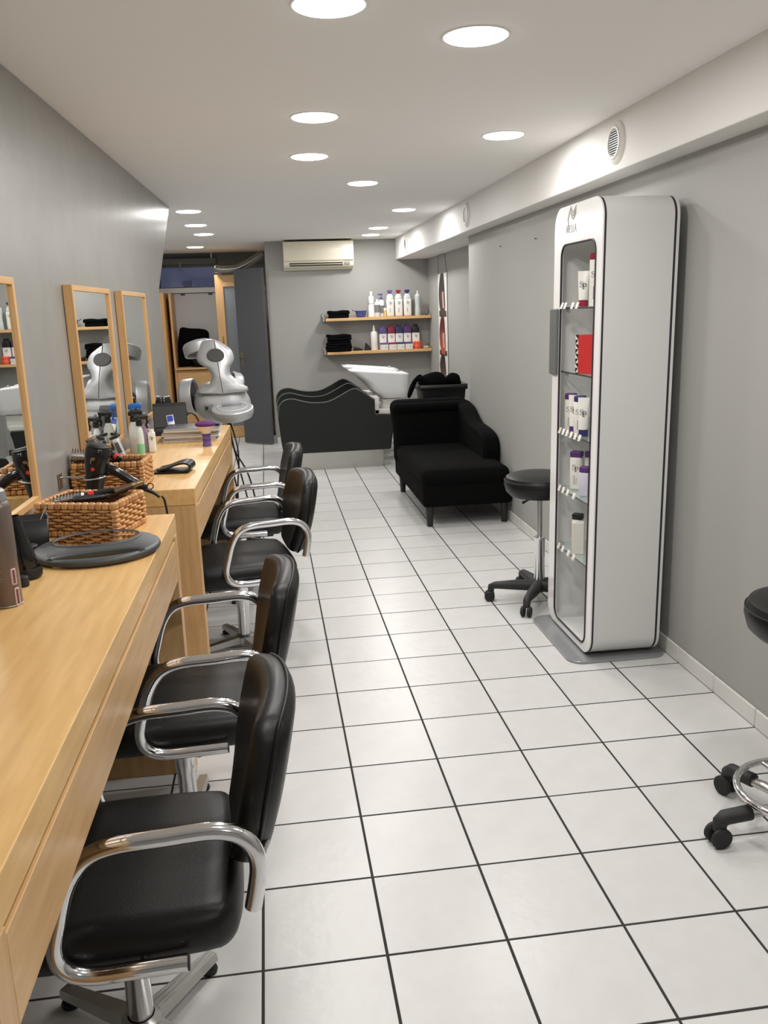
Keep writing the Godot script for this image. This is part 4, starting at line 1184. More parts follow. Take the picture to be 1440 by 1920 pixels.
	part(ln, "glass_body", B().lathe([Vector2(0.0, 0.3), Vector2(0.05, 0.3), Vector2(0.08, 0.565), Vector2(0.0, 0.565)], 6), mat(c8(84, 112, 180), 0.3))
	part(ln, "post", B().lathe([Vector2(0.02, -1.56), Vector2(0.02, 0.3)], 10), M.black)

# ---------------------------------------------------------------- hair processor on stand
func make_processor():
	var t := thing("hair_processor", "silver hair processor on a stand beyond the far counter", "dryer hood", Vector3(-0.19, 0, -4.0))
	var ox := 0.19
	part(t, "pole", B().lathe([Vector2(0.017, 0.06), Vector2(0.017, 0.5), Vector2(0.013, 0.505), Vector2(0.013, 0.95)], 18), M.chrome)
	part(t, "hub", B().lathe([Vector2(0, 0.05), Vector2(0.04, 0.052), Vector2(0.04, 0.085), Vector2(0.018, 0.1)], 18), M.black)
	for k in 5:
		var a := TAU * k / 5 + 0.3
		var d := Vector3(cos(a), 0, sin(a))
		var leg := part(t, "base_arm", B().tube([d * 0.02 + Vector3(0, 0.07, 0), d * 0.27 + Vector3(0, 0.06, 0)], [0.018, 0.013], 8), M.black)
		part(leg, "wheel", B().lathe([Vector2(0, -0.012), Vector2(0.024, -0.012), Vector2(0.026, 0), Vector2(0.024, 0.012), Vector2(0, 0.012)], 14, d * 0.265 + Vector3(0, 0.026, 0), Basis(d, PI / 2)), M.rubber)
	# lower pod
	var pod := B()
	pod.soft(Vector3(ox - 0.205, 1.0, -0.02), Vector3(0.37, 0.24, 0.30), 0.118, 10, func(p: Vector3):
		var v := (p.y - 0.88) / 0.24
		return Vector3(p.x + 0.03 * (0.5 - v), p.y + 0.06 * maxf(0.0, v - 0.5) * (1.0 - pow(absf(p.x - ox + 0.205) / 0.19, 2.0)), p.z))
	part(t, "pod", pod, M.silver)
	part(t, "pod_seam", B().tube(curve([Vector3(ox - 0.375, 1.068, 0.085), Vector3(ox - 0.29, 1.075, 0.128), Vector3(ox - 0.2, 1.083, 0.134), Vector3(ox - 0.1, 1.09, 0.122), Vector3(ox - 0.04, 1.094, 0.085)], 4), 0.003, 6), M.silver_dark)
	# waisted front cover, domed
	var o := [Vector2(-0.30, 1.08), Vector2(-0.03, 1.085), Vector2(-0.079, 1.132), Vector2(-0.117, 1.17), Vector2(-0.142, 1.20), Vector2(-0.136, 1.244), Vector2(-0.118, 1.269), Vector2(-0.111, 1.303), Vector2(-0.125, 1.345), Vector2(-0.152, 1.372), Vector2(-0.197, 1.401), Vector2(-0.243, 1.42), Vector2(-0.285, 1.421), Vector2(-0.32, 1.408), Vector2(-0.338, 1.375), Vector2(-0.349, 1.335), Vector2(-0.349, 1.30), Vector2(-0.33, 1.268), Vector2(-0.288, 1.242), Vector2(-0.258, 1.195), Vector2(-0.272, 1.15), Vector2(-0.30, 1.118), Vector2(-0.36, 1.088)]
	var ol := curve(o, 2, true)
	var mid := func(y: float) -> float: return lerpf(-0.19, -0.225, clampf((y - 1.08) / 0.34, 0.0, 1.0))
	var lev := [[1.0, -0.055], [1.0, 0.02], [0.985, 0.036], [0.94, 0.052], [0.86, 0.066], [0.74, 0.078], [0.56, 0.087], [0.34, 0.093], [0.12, 0.096]]
	var rings := []
	for l in lev:
		var r := []
		for p in ol:
			var cx: float = mid.call(p.y)
			# the head leans back towards its top
			var back := -0.10 * smoothstep(1.16, 1.45, p.y)
			r.append(Vector3(ox + cx + (p.x - cx) * l[0], p.y, 0.055 + l[1] + back))
		rings.append(r)
	var cov := B()
	cov.smooth()
	for i in rings.size() - 1:
		for k in ol.size():
			var k2 := (k + 1) % ol.size()
			cov.q(rings[i][k], rings[i][k2], rings[i + 1][k2], rings[i + 1][k])
	# close the front along the centre line
	var last: Array = rings[rings.size() - 1]
	for k in ol.size():
		var k2 := (k + 1) % ol.size()
		var a: Vector3 = last[k]
		var b: Vector3 = last[k2]
		var ca := Vector3(ox + mid.call(a.y), a.y, a.z + 0.0005)
		var cb := Vector3(ox + mid.call(b.y), b.y, b.z + 0.0005)
		cov.q(a, b, cb, ca)
	part(t, "front_cover", cov, M.silver)
	part(t, "centre_seam", B().tube([Vector3(ox - 0.19, 1.085, 0.1515), Vector3(ox - 0.2, 1.18, 0.1508), Vector3(ox - 0.205, 1.23, 0.137), Vector3(ox - 0.21, 1.28, 0.1165), Vector3(ox - 0.217, 1.34, 0.084), Vector3(ox - 0.225, 1.415, 0.0555)], 0.0022, 5), M.dark_oval)
	var ov := B()
	ov.x = Transform3D(Basis(Vector3.RIGHT, -0.42) * Basis(Vector3.FORWARD, 0.12), Vector3(ox - 0.222, 1.322, 0.093))
	ov.prism(ellipse(0.055, 0.046, 28), 0.012, 0.003)
	part(t, "dark_oval", ov, M.dark_oval)
	# radiator heads behind: one tilted over the top, one low on the left, one low on the right
	var head := B().lathe([Vector2(0.082, -0.004), Vector2(0.088, -0.02), Vector2(0.098, -0.022), Vector2(0.101, -0.016), Vector2(0.1, 0.04), Vector2(0.088, 0.056), Vector2(0.05, 0.066), Vector2(0, 0.068)], 32).mesh()
	var grid := B().lathe([Vector2(0.0, -0.004), Vector2(0.083, -0.005)], 28).mesh()
	for p in [[Vector3(ox - 0.335, 1.348, -0.06), Vector3(-0.26, 0, 0.22), 1.0], [Vector3(ox - 0.405, 1.055, -0.05), Vector3(0.0, -0.22, PI / 2 + 0.05), 1.15], [Vector3(ox - 0.135, 1.11, -0.13), Vector3(0.2, 0.3, -PI / 2 - 0.3), 0.9]]:
		var hd := part(t, "radiator_head", head, M.silver, p[0], p[1])
		hd.scale = Vector3.ONE * p[2]
		part(hd, "heating_grid", grid, M.dark_oval)
	# control panel
	var cp := part(t, "control_panel", B().lathe([Vector2(0.0, -0.05), Vector2(0.1, -0.048), Vector2(0.125, -0.036), Vector2(0.135, -0.012), Vector2(0.137, 0.0), Vector2(0.135, 0.02), Vector2(0.128, 0.026), Vector2(0, 0.03)], 36), M.silver, Vector3(ox - 0.137, 0.968, 0.17), Vector3(0.22, 0, 0.02))
	part(cp, "display", B().soft(Vector3(0.0, 0.029, -0.03), Vector3(0.13, 0.006, 0.05), 0.003, 4), M.silver_dark)
	part(cp, "panel_ring", B().tube(Array(ellipse(0.095, 0.085, 32)).map(func(q): return Vector3(q.x, 0.0295, q.y)), 0.003, 6, true), M.clear_plastic)
	part(cp, "button", B().soft(Vector3(0.0, 0.03, -0.075), Vector3(0.02, 0.006, 0.008), 0.003, 4), M.bright_red)
	part(t, "socket", B().box(Vector3(ox - 0.30, 0.99, 0.14), Vector3(0.018, 0.02, 0.012), 0.002), M.black)
	part(t, "pod_band", B().box(Vector3(ox - 0.285, 0.99, 0.125), Vector3(0.06, 0.045, 0.03), 0.006), M.silver_dark)
	# cables
	var cab := [[Vector3(-0.17, 0.93, -3.95), Vector3(-0.15, 0.72, -3.9), Vector3(-0.07, 0.55, -3.88), Vector3(-0.03, 0.35, -3.88), Vector3(-0.06, 0.28, -3.88), Vector3(-0.09, 0.42, -3.88), Vector3(-0.14, 0.68, -3.88), Vector3(-0.16, 0.8, -3.88)], [Vector3(-0.18, 0.93, -3.94), Vector3(-0.165, 0.75, -3.9), Vector3(-0.17, 0.6, -3.9), Vector3(-0.15, 0.46, -3.9), Vector3(-0.16, 0.42, -3.9)], [Vector3(-0.175, 0.93, -3.96), Vector3(-0.12, 0.7, -3.86), Vector3(-0.14, 0.45, -3.86), Vector3(-0.16, 0.1, -3.84), Vector3(-0.25, 0.01, -3.8), Vector3(-0.4, 0.01, -3.8)]]
	var lb := ["black power cable looping down from the hair processor", "short black cable with plug hanging below the hair processor", "black cable running from the hair processor to the floor"]
	for k in 3:
		var cb2 := B()
		cb2.tube(curve(cab[k], 5), 0.0055, 8)
		if k == 1: cb2.lathe([Vector2(0, -0.05), Vector2(0.014, -0.05), Vector2(0.016, -0.02), Vector2(0.008, 0.02), Vector2(0, 0.025)], 10, Vector3(-0.16, 0.41, -3.9))
		single("power_cable", cb2, M.black, lb[k], "cable", Vector3.ZERO, Vector3.ZERO, "cables of the hair processor")

# ---------------------------------------------------------------- wicker baskets
func make_basket(label: String, at: Vector3, turn: float, w: float, d: float, h: float, sd: int):
	var t := thing("wicker_basket", label, "basket", at, turn, "wicker baskets on the counters")
	var rng := RandomNumberGenerator.new()
	rng.seed = sd
	part(t, "bottom", B().box(Vector3(0, 0.004, 0), Vector3(w - 0.01, 0.008, d - 0.01)), M.rattan_dark)
	var rows := 7
	var y0 := 0.020
	var y1 := h - 0.022
	var sides := [[Vector3(-w / 2, 0, d / 2), Vector3(1, 0, 0), Vector3(0, 0, 1), w], [Vector3(w / 2, 0, d / 2), Vector3(0, 0, -1), Vector3(1, 0, 0), d], [Vector3(w / 2, 0, -d / 2), Vector3(-1, 0, 0), Vector3(0, 0, -1), w], [Vector3(-w / 2, 0, -d / 2), Vector3(0, 0, 1), Vector3(-1, 0, 0), d]]
	for s in sides:
		var a: Vector3 = s[0]
		var u: Vector3 = s[1]
		var nn: Vector3 = s[2]
		var L: float = s[3]
		var stakes := int(round(L / 0.03))
		var step := L / stakes
		var stake := B()
		for k in stakes:
			var c := a + u * step * (k + 0.5) - nn * 0.006
			stake.tube([c + Vector3(0, 0.006, 0), c + Vector3(0, h - 0.008, 0)], 0.0028, 5)
		part(t, "stakes", stake, M.rattan[2]).set_meta("kind", "stuff")
		var weave := B()
		for r in rows:
			var pts := []
			var n := stakes * 4
			var y := lerpf(y0, y1, (r + 0.5) / rows)
			for i in n + 1:
				var x := L * i / n
				var off := 0.0052 * cos(PI * x / step + PI * 0.5 + (r % 2) * PI)
				pts.append(a + u * x + nn * (off - 0.006) + Vector3(0, y + rng.randf_range(-0.0006, 0.0006), 0))
			weave.tube(pts, 0.0054, 6, false, 0.85, Vector3.UP)
		part(t, "weave", weave, M.rattan[rng.randi() % 2]).set_meta("kind", "stuff")
		part(t, "inner_lining", B().box(a + u * L / 2 - nn * 0.016 + Vector3(0, h / 2, 0), Vector3(0.002, h - 0.03, 0.002) + (u * (L - 0.03)).abs()), M.rattan_dark)
		# wrapped rim and foot band
		for band in [[h - 0.011, 0.022], [0.010, 0.018]]:
			var m := int(round(L / 0.022))
			for k in m:
				var c2 := a + u * (L * (k + 0.5) / m) - nn * 0.006
				part(t, "rim_wrap", B().box(c2 + Vector3(0, band[0], 0), Vector3(0.019, band[1] * rng.randf_range(0.94, 1.04), 0.019) + (u * (L / m - 0.0205)).abs(), 0.004), M.rattan[rng.randi() % 3])
	for c in [[-1, -1], [1, -1], [-1, 1], [1, 1]]:
		for k in 5:
			part(t, "corner_wrap", B().box(Vector3(c[0] * (w / 2 - 0.006), 0.02 + (h - 0.042) * (k + 0.5) / 5, c[1] * (d / 2 - 0.006)), Vector3(0.021, (h - 0.042) / 5 * 0.98, 0.021), 0.004), M.rattan[rng.randi() % 3])

func round_brush(n: String, label: String, a: Vector3, b: Vector3, r: float, tip_red: bool, metal := true):
	# barrel from a to m, handle on to b
	var t := thing(n, label, "hair brush", a)
	var dir := (b - a)
	var L := dir.length()
	var yb := dir.normalized()
	var xb := yb.cross(Vector3(0.3, 0.2, 0.9)).normalized()
	t.basis = Basis(xb, yb, xb.cross(yb))
	var bl := L * 0.45
	part(t, "barrel", B().lathe([Vector2(0, 0), Vector2(r * 0.8, 0.0), Vector2(r * 0.82, 0.004), Vector2(r * 0.82, bl), Vector2(r * 0.4, bl + 0.01), Vector2(0.0, bl + 0.012)], 18), M.steel if metal else M.black)
	var br := B()
	for k in 9:
		for j in 14:
			var a2 := TAU * (j + 0.5 * (k % 2)) / 14
			var c := Vector3(cos(a2), 0, sin(a2))
			br.tube([c * r * 0.8 + Vector3(0, bl * (k + 0.5) / 9, 0), c * r * 1.12 + Vector3(0, bl * (k + 0.5) / 9, 0)], 0.0012, 4)
	part(t, "bristles", br, M.black).set_meta("kind", "stuff")
	part(t, "handle", B().lathe([Vector2(0, bl + 0.004), Vector2(0.011, bl + 0.008), Vector2(0.0095, bl + 0.03), Vector2(0.012, L * 0.75), Vector2(0.009, L - 0.012), Vector2(0.0, L - 0.01)], 14), M.black)
	if tip_red:
		part(t, "handle_ring", B().lathe([Vector2(0.0125, bl + 0.02), Vector2(0.013, bl + 0.022), Vector2(0.013, bl + 0.036), Vector2(0.0125, bl + 0.038)], 14), M.bright_red)

func trigger_spray(label: String, at: Vector3, turn: float, body: Material, head: Material, h: float, r: float, liquid = null):
	var t := thing("spray_bottle", label, "spray bottle", at, turn)
	part(t, "bottle", B().lathe([Vector2(0, 0), Vector2(r, 0.0), Vector2(r * 1.05, 0.004), Vector2(r * 1.05, h * 0.4), Vector2(r * 0.9, h * 0.58), Vector2(r * 0.45, h * 0.68), Vector2(0.012, h * 0.7)], 22), body)
	if liquid != null:
		part(t, "liquid_band", B().lathe([Vector2(r * 1.052, 0.004), Vector2(r * 1.056, 0.006), Vector2(r * 1.056, h * 0.26), Vector2(r * 1.052, h * 0.262)], 22), liquid)
	part(t, "collar", B().lathe([Vector2(0.013, h * 0.69), Vector2(0.015, h * 0.7), Vector2(0.015, h * 0.79), Vector2(0.01, h * 0.8)], 16), head)
	part(t, "trigger_head", B().soft(Vector3(0.012, h * 0.9, 0), Vector3(0.068, h * 0.12, 0.02), 0.009, 6, func(p: Vector3): return p + Vector3(0, -0.012 * maxf(0.0, -p.x / 0.04), 0)).soft(Vector3(0.0, h * 0.83, 0), Vector3(0.026, h * 0.1, 0.02), 0.008, 4), head)
	part(t, "trigger", B().tube(curve([Vector3(0.035, h * 0.87, 0), Vector3(0.04, h * 0.78, 0), Vector3(0.033, h * 0.70, 0), Vector3(0.04, h * 0.62, 0)], 3), 0.006, 8), head)

func hair_dryer(n: String, label: String, at: Vector3, bas: Basis):
	# local: barrel along y with the nozzle down, handle towards +x
	var t := thing(n, label, "hair dryer", at)
	t.basis = bas
	part(t, "barrel", B().lathe([Vector2(0.026, -0.095), Vector2(0.03, -0.094), Vector2(0.032, -0.05), Vector2(0.036, -0.01), Vector2(0.043, 0.03), Vector2(0.046, 0.065), Vector2(0.044, 0.09), Vector2(0.037, 0.1)], 28), M.gloss_black)
	part(t, "nozzle_mouth", B().lathe([Vector2(0.0, -0.08), Vector2(0.026, -0.094)], 20), M.black_matt)
	part(t, "rear_grille", B().lathe([Vector2(0.037, 0.099), Vector2(0.03, 0.106), Vector2(0.0, 0.108)], 24), M.black_matt)
	part(t, "rear_rim", B().tube(Array(ellipse(0.04, 0.04, 28)).map(func(q): return Vector3(q.x, 0.098, q.y)), 0.003, 6, true), M.black)
	part(t, "handle", B().tube(curve([Vector3(0.03, 0.02, 0), Vector3(0.07, 0.012, 0), Vector3(0.12, -0.012, 0), Vector3(0.165, -0.032, 0), Vector3(0.185, -0.042, 0)], 4), [0.02, 0.02, 0.02, 0.0195, 0.019, 0.0185, 0.018, 0.018, 0.018, 0.018, 0.018, 0.018, 0.017, 0.016, 0.014, 0.012, 0.01], 14), M.gloss_black)
	part(t, "cord_guard", B().tube([Vector3(0.18, -0.04, 0), Vector3(0.215, -0.052, 0), Vector3(0.235, -0.066, 0)], [0.01, 0.007, 0.005], 10), M.black)
	part(t, "hanging_loop", B().tube(Array(ellipse(0.011, 0.011, 16)).map(func(q): return Vector3(0.197 + q.x, -0.028 + q.y, 0)), 0.002, 6, true), M.black)
	var bt := part(t, "button", B().lathe([Vector2(0, 0), Vector2(0.007, 0.0), Vector2(0.007, 0.004), Vector2(0, 0.005)], 14), M.bright_red, Vector3(-0.006, 0.018, 0.040), Vector3(PI / 2, 0, 0))
	var lg := B()
	lg.x = Transform3D(Basis(Vector3.UP, -0.15), Vector3(-0.008, 0.05, 0.0446))
	lg.prism(PackedVector2Array([Vector2(-0.009, -0.012), Vector2(-0.005, -0.012), Vector2(-0.004, 0.0), Vector2(0.006, 0.002), Vector2(0.009, 0.012), Vector2(-0.004, 0.012), Vector2(-0.009, 0.004)]), 0.0012)
	part(t, "gold_emblem", lg, M.gold)

func make_counter_things():
	var c := 0.9315
	make_basket("wicker basket on the near counter with hair brushes inside", Vector3(-0.472, c, -0.90), -0.30, 0.265, 0.2, 0.108, 3)
	make_basket("wicker basket on the far counter, behind the hanging hair dryer", Vector3(-0.525, c, -1.63), -0.06, 0.27, 0.19, 0.108, 5)
	# brushes
	round_brush("round_hair_brush", "black round brush with red ring lying in the near basket", Vector3(-0.59, c + 0.088, -0.93), Vector3(-0.39, c + 0.118, -0.93), 0.018, true)
	var pb := thing("paddle_brush", "brown flat handled brush resting across the near basket", "hair brush", Vector3(-0.43, c + 0.1, -0.93), 0.35)
	part(pb, "head", B().soft(Vector3(-0.05, 0.0, 0), Vector3(0.1, 0.018, 0.04), 0.008, 6), M.black)
	part(pb, "handle", B().tube([Vector3(0.0, 0.0, 0), Vector3(0.05, 0.014, 0), Vector3(0.1, 0.026, 0)], [0.014, 0.012, 0.009], 10), mat(c8(84, 62, 46), 0.35))
	part(pb, "metal_end", B().tube([Vector3(0.085, 0.022, 0), Vector3(0.12, 0.031, 0)], [0.0105, 0.007], 10), M.gold)
	round_brush("round_hair_brush", "silver barrel round brush sticking out left of far basket", Vector3(-0.668, c + 0.135, -1.58), Vector3(-0.48, c + 0.1, -1.62), 0.027, false)
	round_brush("round_hair_brush", "silver barrel round brush standing up behind the hanging dryer", Vector3(-0.6, c + 0.19, -1.66), Vector3(-0.55, c + 0.02, -1.69), 0.024, false)
	round_brush("round_hair_brush", "black round brush with red tip pointing right in far basket", Vector3(-0.55, c + 0.15, -1.64), Vector3(-0.478, c + 0.107, -1.57), 0.016, true, false)
	# hanging dryer and its holder
	var hb := Basis(Vector3.FORWARD, 0.18)
	hair_dryer("hair_dryer", "glossy black hair dryer hanging in a wire ring between the counters", Vector3(-0.545, 1.028, -1.4), hb)
	var hd: Node3D = get_node("hair_dryer")
	var cd := part(hd, "cord", B().tube(curve([Vector3(-0.318, 0.925, -1.4), Vector3(-0.308, 0.90, -1.4), Vector3(-0.303, 0.8, -1.4), Vector3(-0.31, 0.5, -1.38), Vector3(-0.36, 0.15, -1.35), Vector3(-0.45, 0.008, -1.3), Vector3(-0.6, 0.008, -1.27)], 6), 0.0042, 8), M.black)
	cd.transform = hd.transform.affine_inverse()
	var ho := thing("dryer_holder", "metal wall bracket with wire ring holding the hair dryer", "holder", Vector3(left_x(-1.43), 0.998, -1.43))
	part(ho, "wall_plate", B().box(Vector3(0.003, 0, 0), Vector3(0.004, 0.06, 0.05), 0.001), M.steel)
	part(ho, "arm", B().tube([Vector3(0.004, 0.012, 0), Vector3(0.03, 0.014, 0.005), Vector3(0.098, 0.014, 0.03)], 0.0035, 8), M.steel)
	part(ho, "ring", B().tube(Array(ellipse(0.042, 0.042, 28)).map(func(q): return Vector3(0.14 + q.x, 0.015 + q.x * 0.12, 0.045 + q.y)), 0.003, 8, true), M.chrome)
	# near counter
	var can := thing("hairspray_can", "tall brown hairspray can with fine print at the left edge", "spray can", Vector3(-0.537, c, -0.19))
	part(can, "body", B().lathe([Vector2(0, 0), Vector2(0.032, 0.0), Vector2(0.034, 0.003), Vector2(0.034, 0.235), Vector2(0.032, 0.242), Vector2(0.026, 0.25)], 36), M.can)
	part(can, "base_rim", B().tube(Array(ellipse(0.0338, 0.0338, 36)).map(func(q): return Vector3(q.x, 0.003, q.y)), 0.0018, 6, true), M.steel)
	part(can, "cap", B().lathe([Vector2(0.027, 0.248), Vector2(0.029, 0.252), Vector2(0.026, 0.272), Vector2(0.02, 0.278), Vector2(0, 0.279)], 30), M.silver_dark)
	var pr := B()
	var arc := func(mb: MB, y: float, hgt: float, a0: float, a1: float):
		mb.flat()
		var n := maxi(1, int((a1 - a0) / 0.14))
		for k in n:
			var p0 := lerpf(a0, a1, float(k) / n)
			var p1 := lerpf(a0, a1, float(k + 1) / n)
			var r := 0.0342
			mb.q(Vector3(sin(p0) * r, y, cos(p0) * r), Vector3(sin(p1) * r, y, cos(p1) * r), Vector3(sin(p1) * r, y + hgt, cos(p1) * r), Vector3(sin(p0) * r, y + hgt, cos(p0) * r))
	for k in 34:
		var y := 0.205 - k * 0.0042
		if k in [14, 15, 26, 27]: continue
		arc.call(pr, y, 0.0011, -0.9, 0.18 - 0.12 * ((k * 7) % 4))
	part(can, "fine_print", pr, M.can_print)
	var pk := B()
	arc.call(pk, 0.1385, 0.0018, -0.6, 0.28)
	# tall rounded strokes of the big lettering turned on its side
	for s in [[0.072, 0.036, 0.92], [0.022, 0.042, 1.02]]:
		var pts := []
		for q in rrect(0.30, s[1], 0.012, 4):
			var an: float = s[2] + q.x
			pts.append(Vector3(sin(an) * 0.0343, s[0] + q.y, cos(an) * 0.0343))
		pk.tube(pts, 0.0022, 6, true)
	part(can, "pink_lettering", pk, M.can_pink)
	var sy := B()
	for s in [[0.062, 0.05, PI / 4], [0.062, 0.30, 0.0]]:
		var pts := []
		for k in 4:
			var an2: float = s[2] + TAU * (k + 0.5) / 4
			var rr := 0.0052 if s[2] > 0.0 else 0.0042
			var th: float = -0.28 + s[1] + cos(an2) * rr / 0.034
			pts.append(Vector3(sin(th) * 0.0342, s[0] + sin(an2) * rr, cos(th) * 0.0342))
		sy.tube(pts, 0.0006, 4, true)
	part(can, "symbols", sy, M.can_print)
	var dn := thing("dryer_diffuser", "glossy black cone shaped dryer nozzle standing behind the brown can", "dryer nozzle", Vector3(-0.545, c, -0.405))
	part(dn, "cone", B().lathe([Vector2(0.031, 0.022), Vector2(0.034, 0.03), Vector2(0.028, 0.075), Vector2(0.021, 0.12), Vector2(0.0175, 0.165), Vector2(0.0165, 0.166), Vector2(0.019, 0.12)], 28), M.gloss_black, Vector3.ZERO, Vector3(0, 0, 0.12))
	part(dn, "foot_ring", B().lathe([Vector2(0.0, 0.0), Vector2(0.03, 0.0), Vector2(0.036, 0.006), Vector2(0.037, 0.018), Vector2(0.033, 0.03)], 28), M.black)
	single("bottle_cap", B().lathe([Vector2(0, 0), Vector2(0.0125, 0.0), Vector2(0.014, 0.002), Vector2(0.013, 0.024), Vector2(0.011, 0.026), Vector2(0, 0.0265)], 20), M.black_matt, "small dark grey cap on counter beside the brown can", "cap", Vector3(-0.537, c, -0.33))
	var tb := thing("black_tub", "square black plastic tub left of the near wicker basket", "tub", Vector3(-0.612, c, -0.745), 0.25)
	var mb := B()
	loft(mb, [slab_ring(-0.04, 0.04, 0.04, 0.006, 0, 0), slab_ring(-0.046, 0.046, 0.046, 0.006, 0.085, 0.085), slab_ring(-0.043, 0.043, 0.043, 0.005, 0.085, 0.085), slab_ring(-0.038, 0.038, 0.038, 0.005, 0.004, 0.004)])
	part(tb, "tub_wall", mb, M.black)
	single("tweezers", B().tube([Vector3(0, 0, 0), Vector3(0.03, 0.055, 0.0), Vector3(0.052, 0.1, 0.0)], [0.003, 0.0035, 0.003], 8), M.chrome, "thin chrome tweezers sticking out of the black tub", "tweezers", Vector3(-0.62, c + 0.012, -0.745))
	var ck := thing("clipper_comb", "black clipper attachment lying before the black tub", "clipper comb", Vector3(-0.602, c, -0.645), 0.2)
	part(ck, "blade", B().box(Vector3(-0.015, 0.03, -0.01), Vector3(0.012, 0.06, 0.028), 0.003), M.mirror_case, Vector3.ZERO, Vector3(0, 0, 0.3))
	part(ck, "disc", B().lathe([Vector2(0, 0), Vector2(0.022, 0), Vector2(0.024, 0.004), Vector2(0.024, 0.024), Vector2(0.02, 0.028), Vector2(0, 0.028)], 22), M.black_matt)
	hand_mirror()
	far_counter_things(c)

func hand_mirror():
	var t := thing("hand_mirror", "oval black hand mirror with grip slot lying on the near counter", "hand mirror", Vector3(-0.405, 0.9325, -0.602))
	t.rotation = Vector3(0.025, 0.19, 0.0)
	var n := 56
	var slot := Vector3(0.116, 0.031, 0.092)
	var plate := B()
	# rays from the slot's centre meet the slot edge and the outer oval, so the ring never folds
	var at_edge := func(k: int, rx: float, rz: float, y: float) -> Vector3:
		var a := TAU * k / n
		var d := Vector2(cos(a) * slot.x, sin(a) * slot.y).normalized()
		var o := Vector2(0, -slot.z)
		var A := d.x * d.x / (rx * rx) + d.y * d.y / (rz * rz)
		var Bq := 2.0 * (o.x * d.x / (rx * rx) + o.y * d.y / (rz * rz))
		var Cq := o.y * o.y / (rz * rz) - 1.0
		var u := (-Bq + sqrt(Bq * Bq - 4.0 * A * Cq)) / (2.0 * A)
		var p := o + d * u
		return Vector3(p.x, y, -p.y)
	var at_slot := func(k: int, g: float, y: float) -> Vector3:
		var a := TAU * k / n
		return Vector3(cos(a) * (slot.x + g), y, slot.z - sin(a) * (slot.y + g))
	var rings := []
	for l in [[0, 0.0, 0.004], [1, 0.165, 0.004], [1, 0.172, 0.008], [1, 0.175, 0.015], [1, 0.172, 0.022], [1, 0.163, 0.026], [0, 0.008, 0.026], [0, 0.002, 0.024], [0, 0.0, 0.02], [0, 0.0, 0.004]]:
		var r := []
		for k in n: r.append(at_edge.call(k, l[1], l[1] * 0.89, l[2]) if l[0] == 1 else at_slot.call(k, l[1], l[2]))
		rings.append(r)
	loft(plate, rings, false, false)
	part(t, "case", plate, M.mirror_case)
	var rim := B()
	loft(rim, [ring_at(0.126, 0.082, -0.062, 0.0262), ring_at(0.124, 0.080, -0.062, 0.030), ring_at(0.117, 0.073, -0.062, 0.030), ring_at(0.115, 0.071, -0.062, 0.0275)], false, false)
	part(t, "mirror_rim", rim, M.mirror_case)
	var mg := B()
	mg.x = Transform3D(Basis(Vector3.RIGHT, -PI / 2), Vector3(0, 0.0275, -0.062))
	mg.prism(ellipse(0.116, 0.072, 48), 0.001)
	part(t, "mirror_glass", mg, M.mirror)

func ring_at(rx: float, rz: float, cz: float, y: float) -> Array:
	var r := []
	for k in 48:
		var a := TAU * k / 48
		r.append(Vector3(cos(a) * rx, y, cz - sin(a) * rz))
	return r

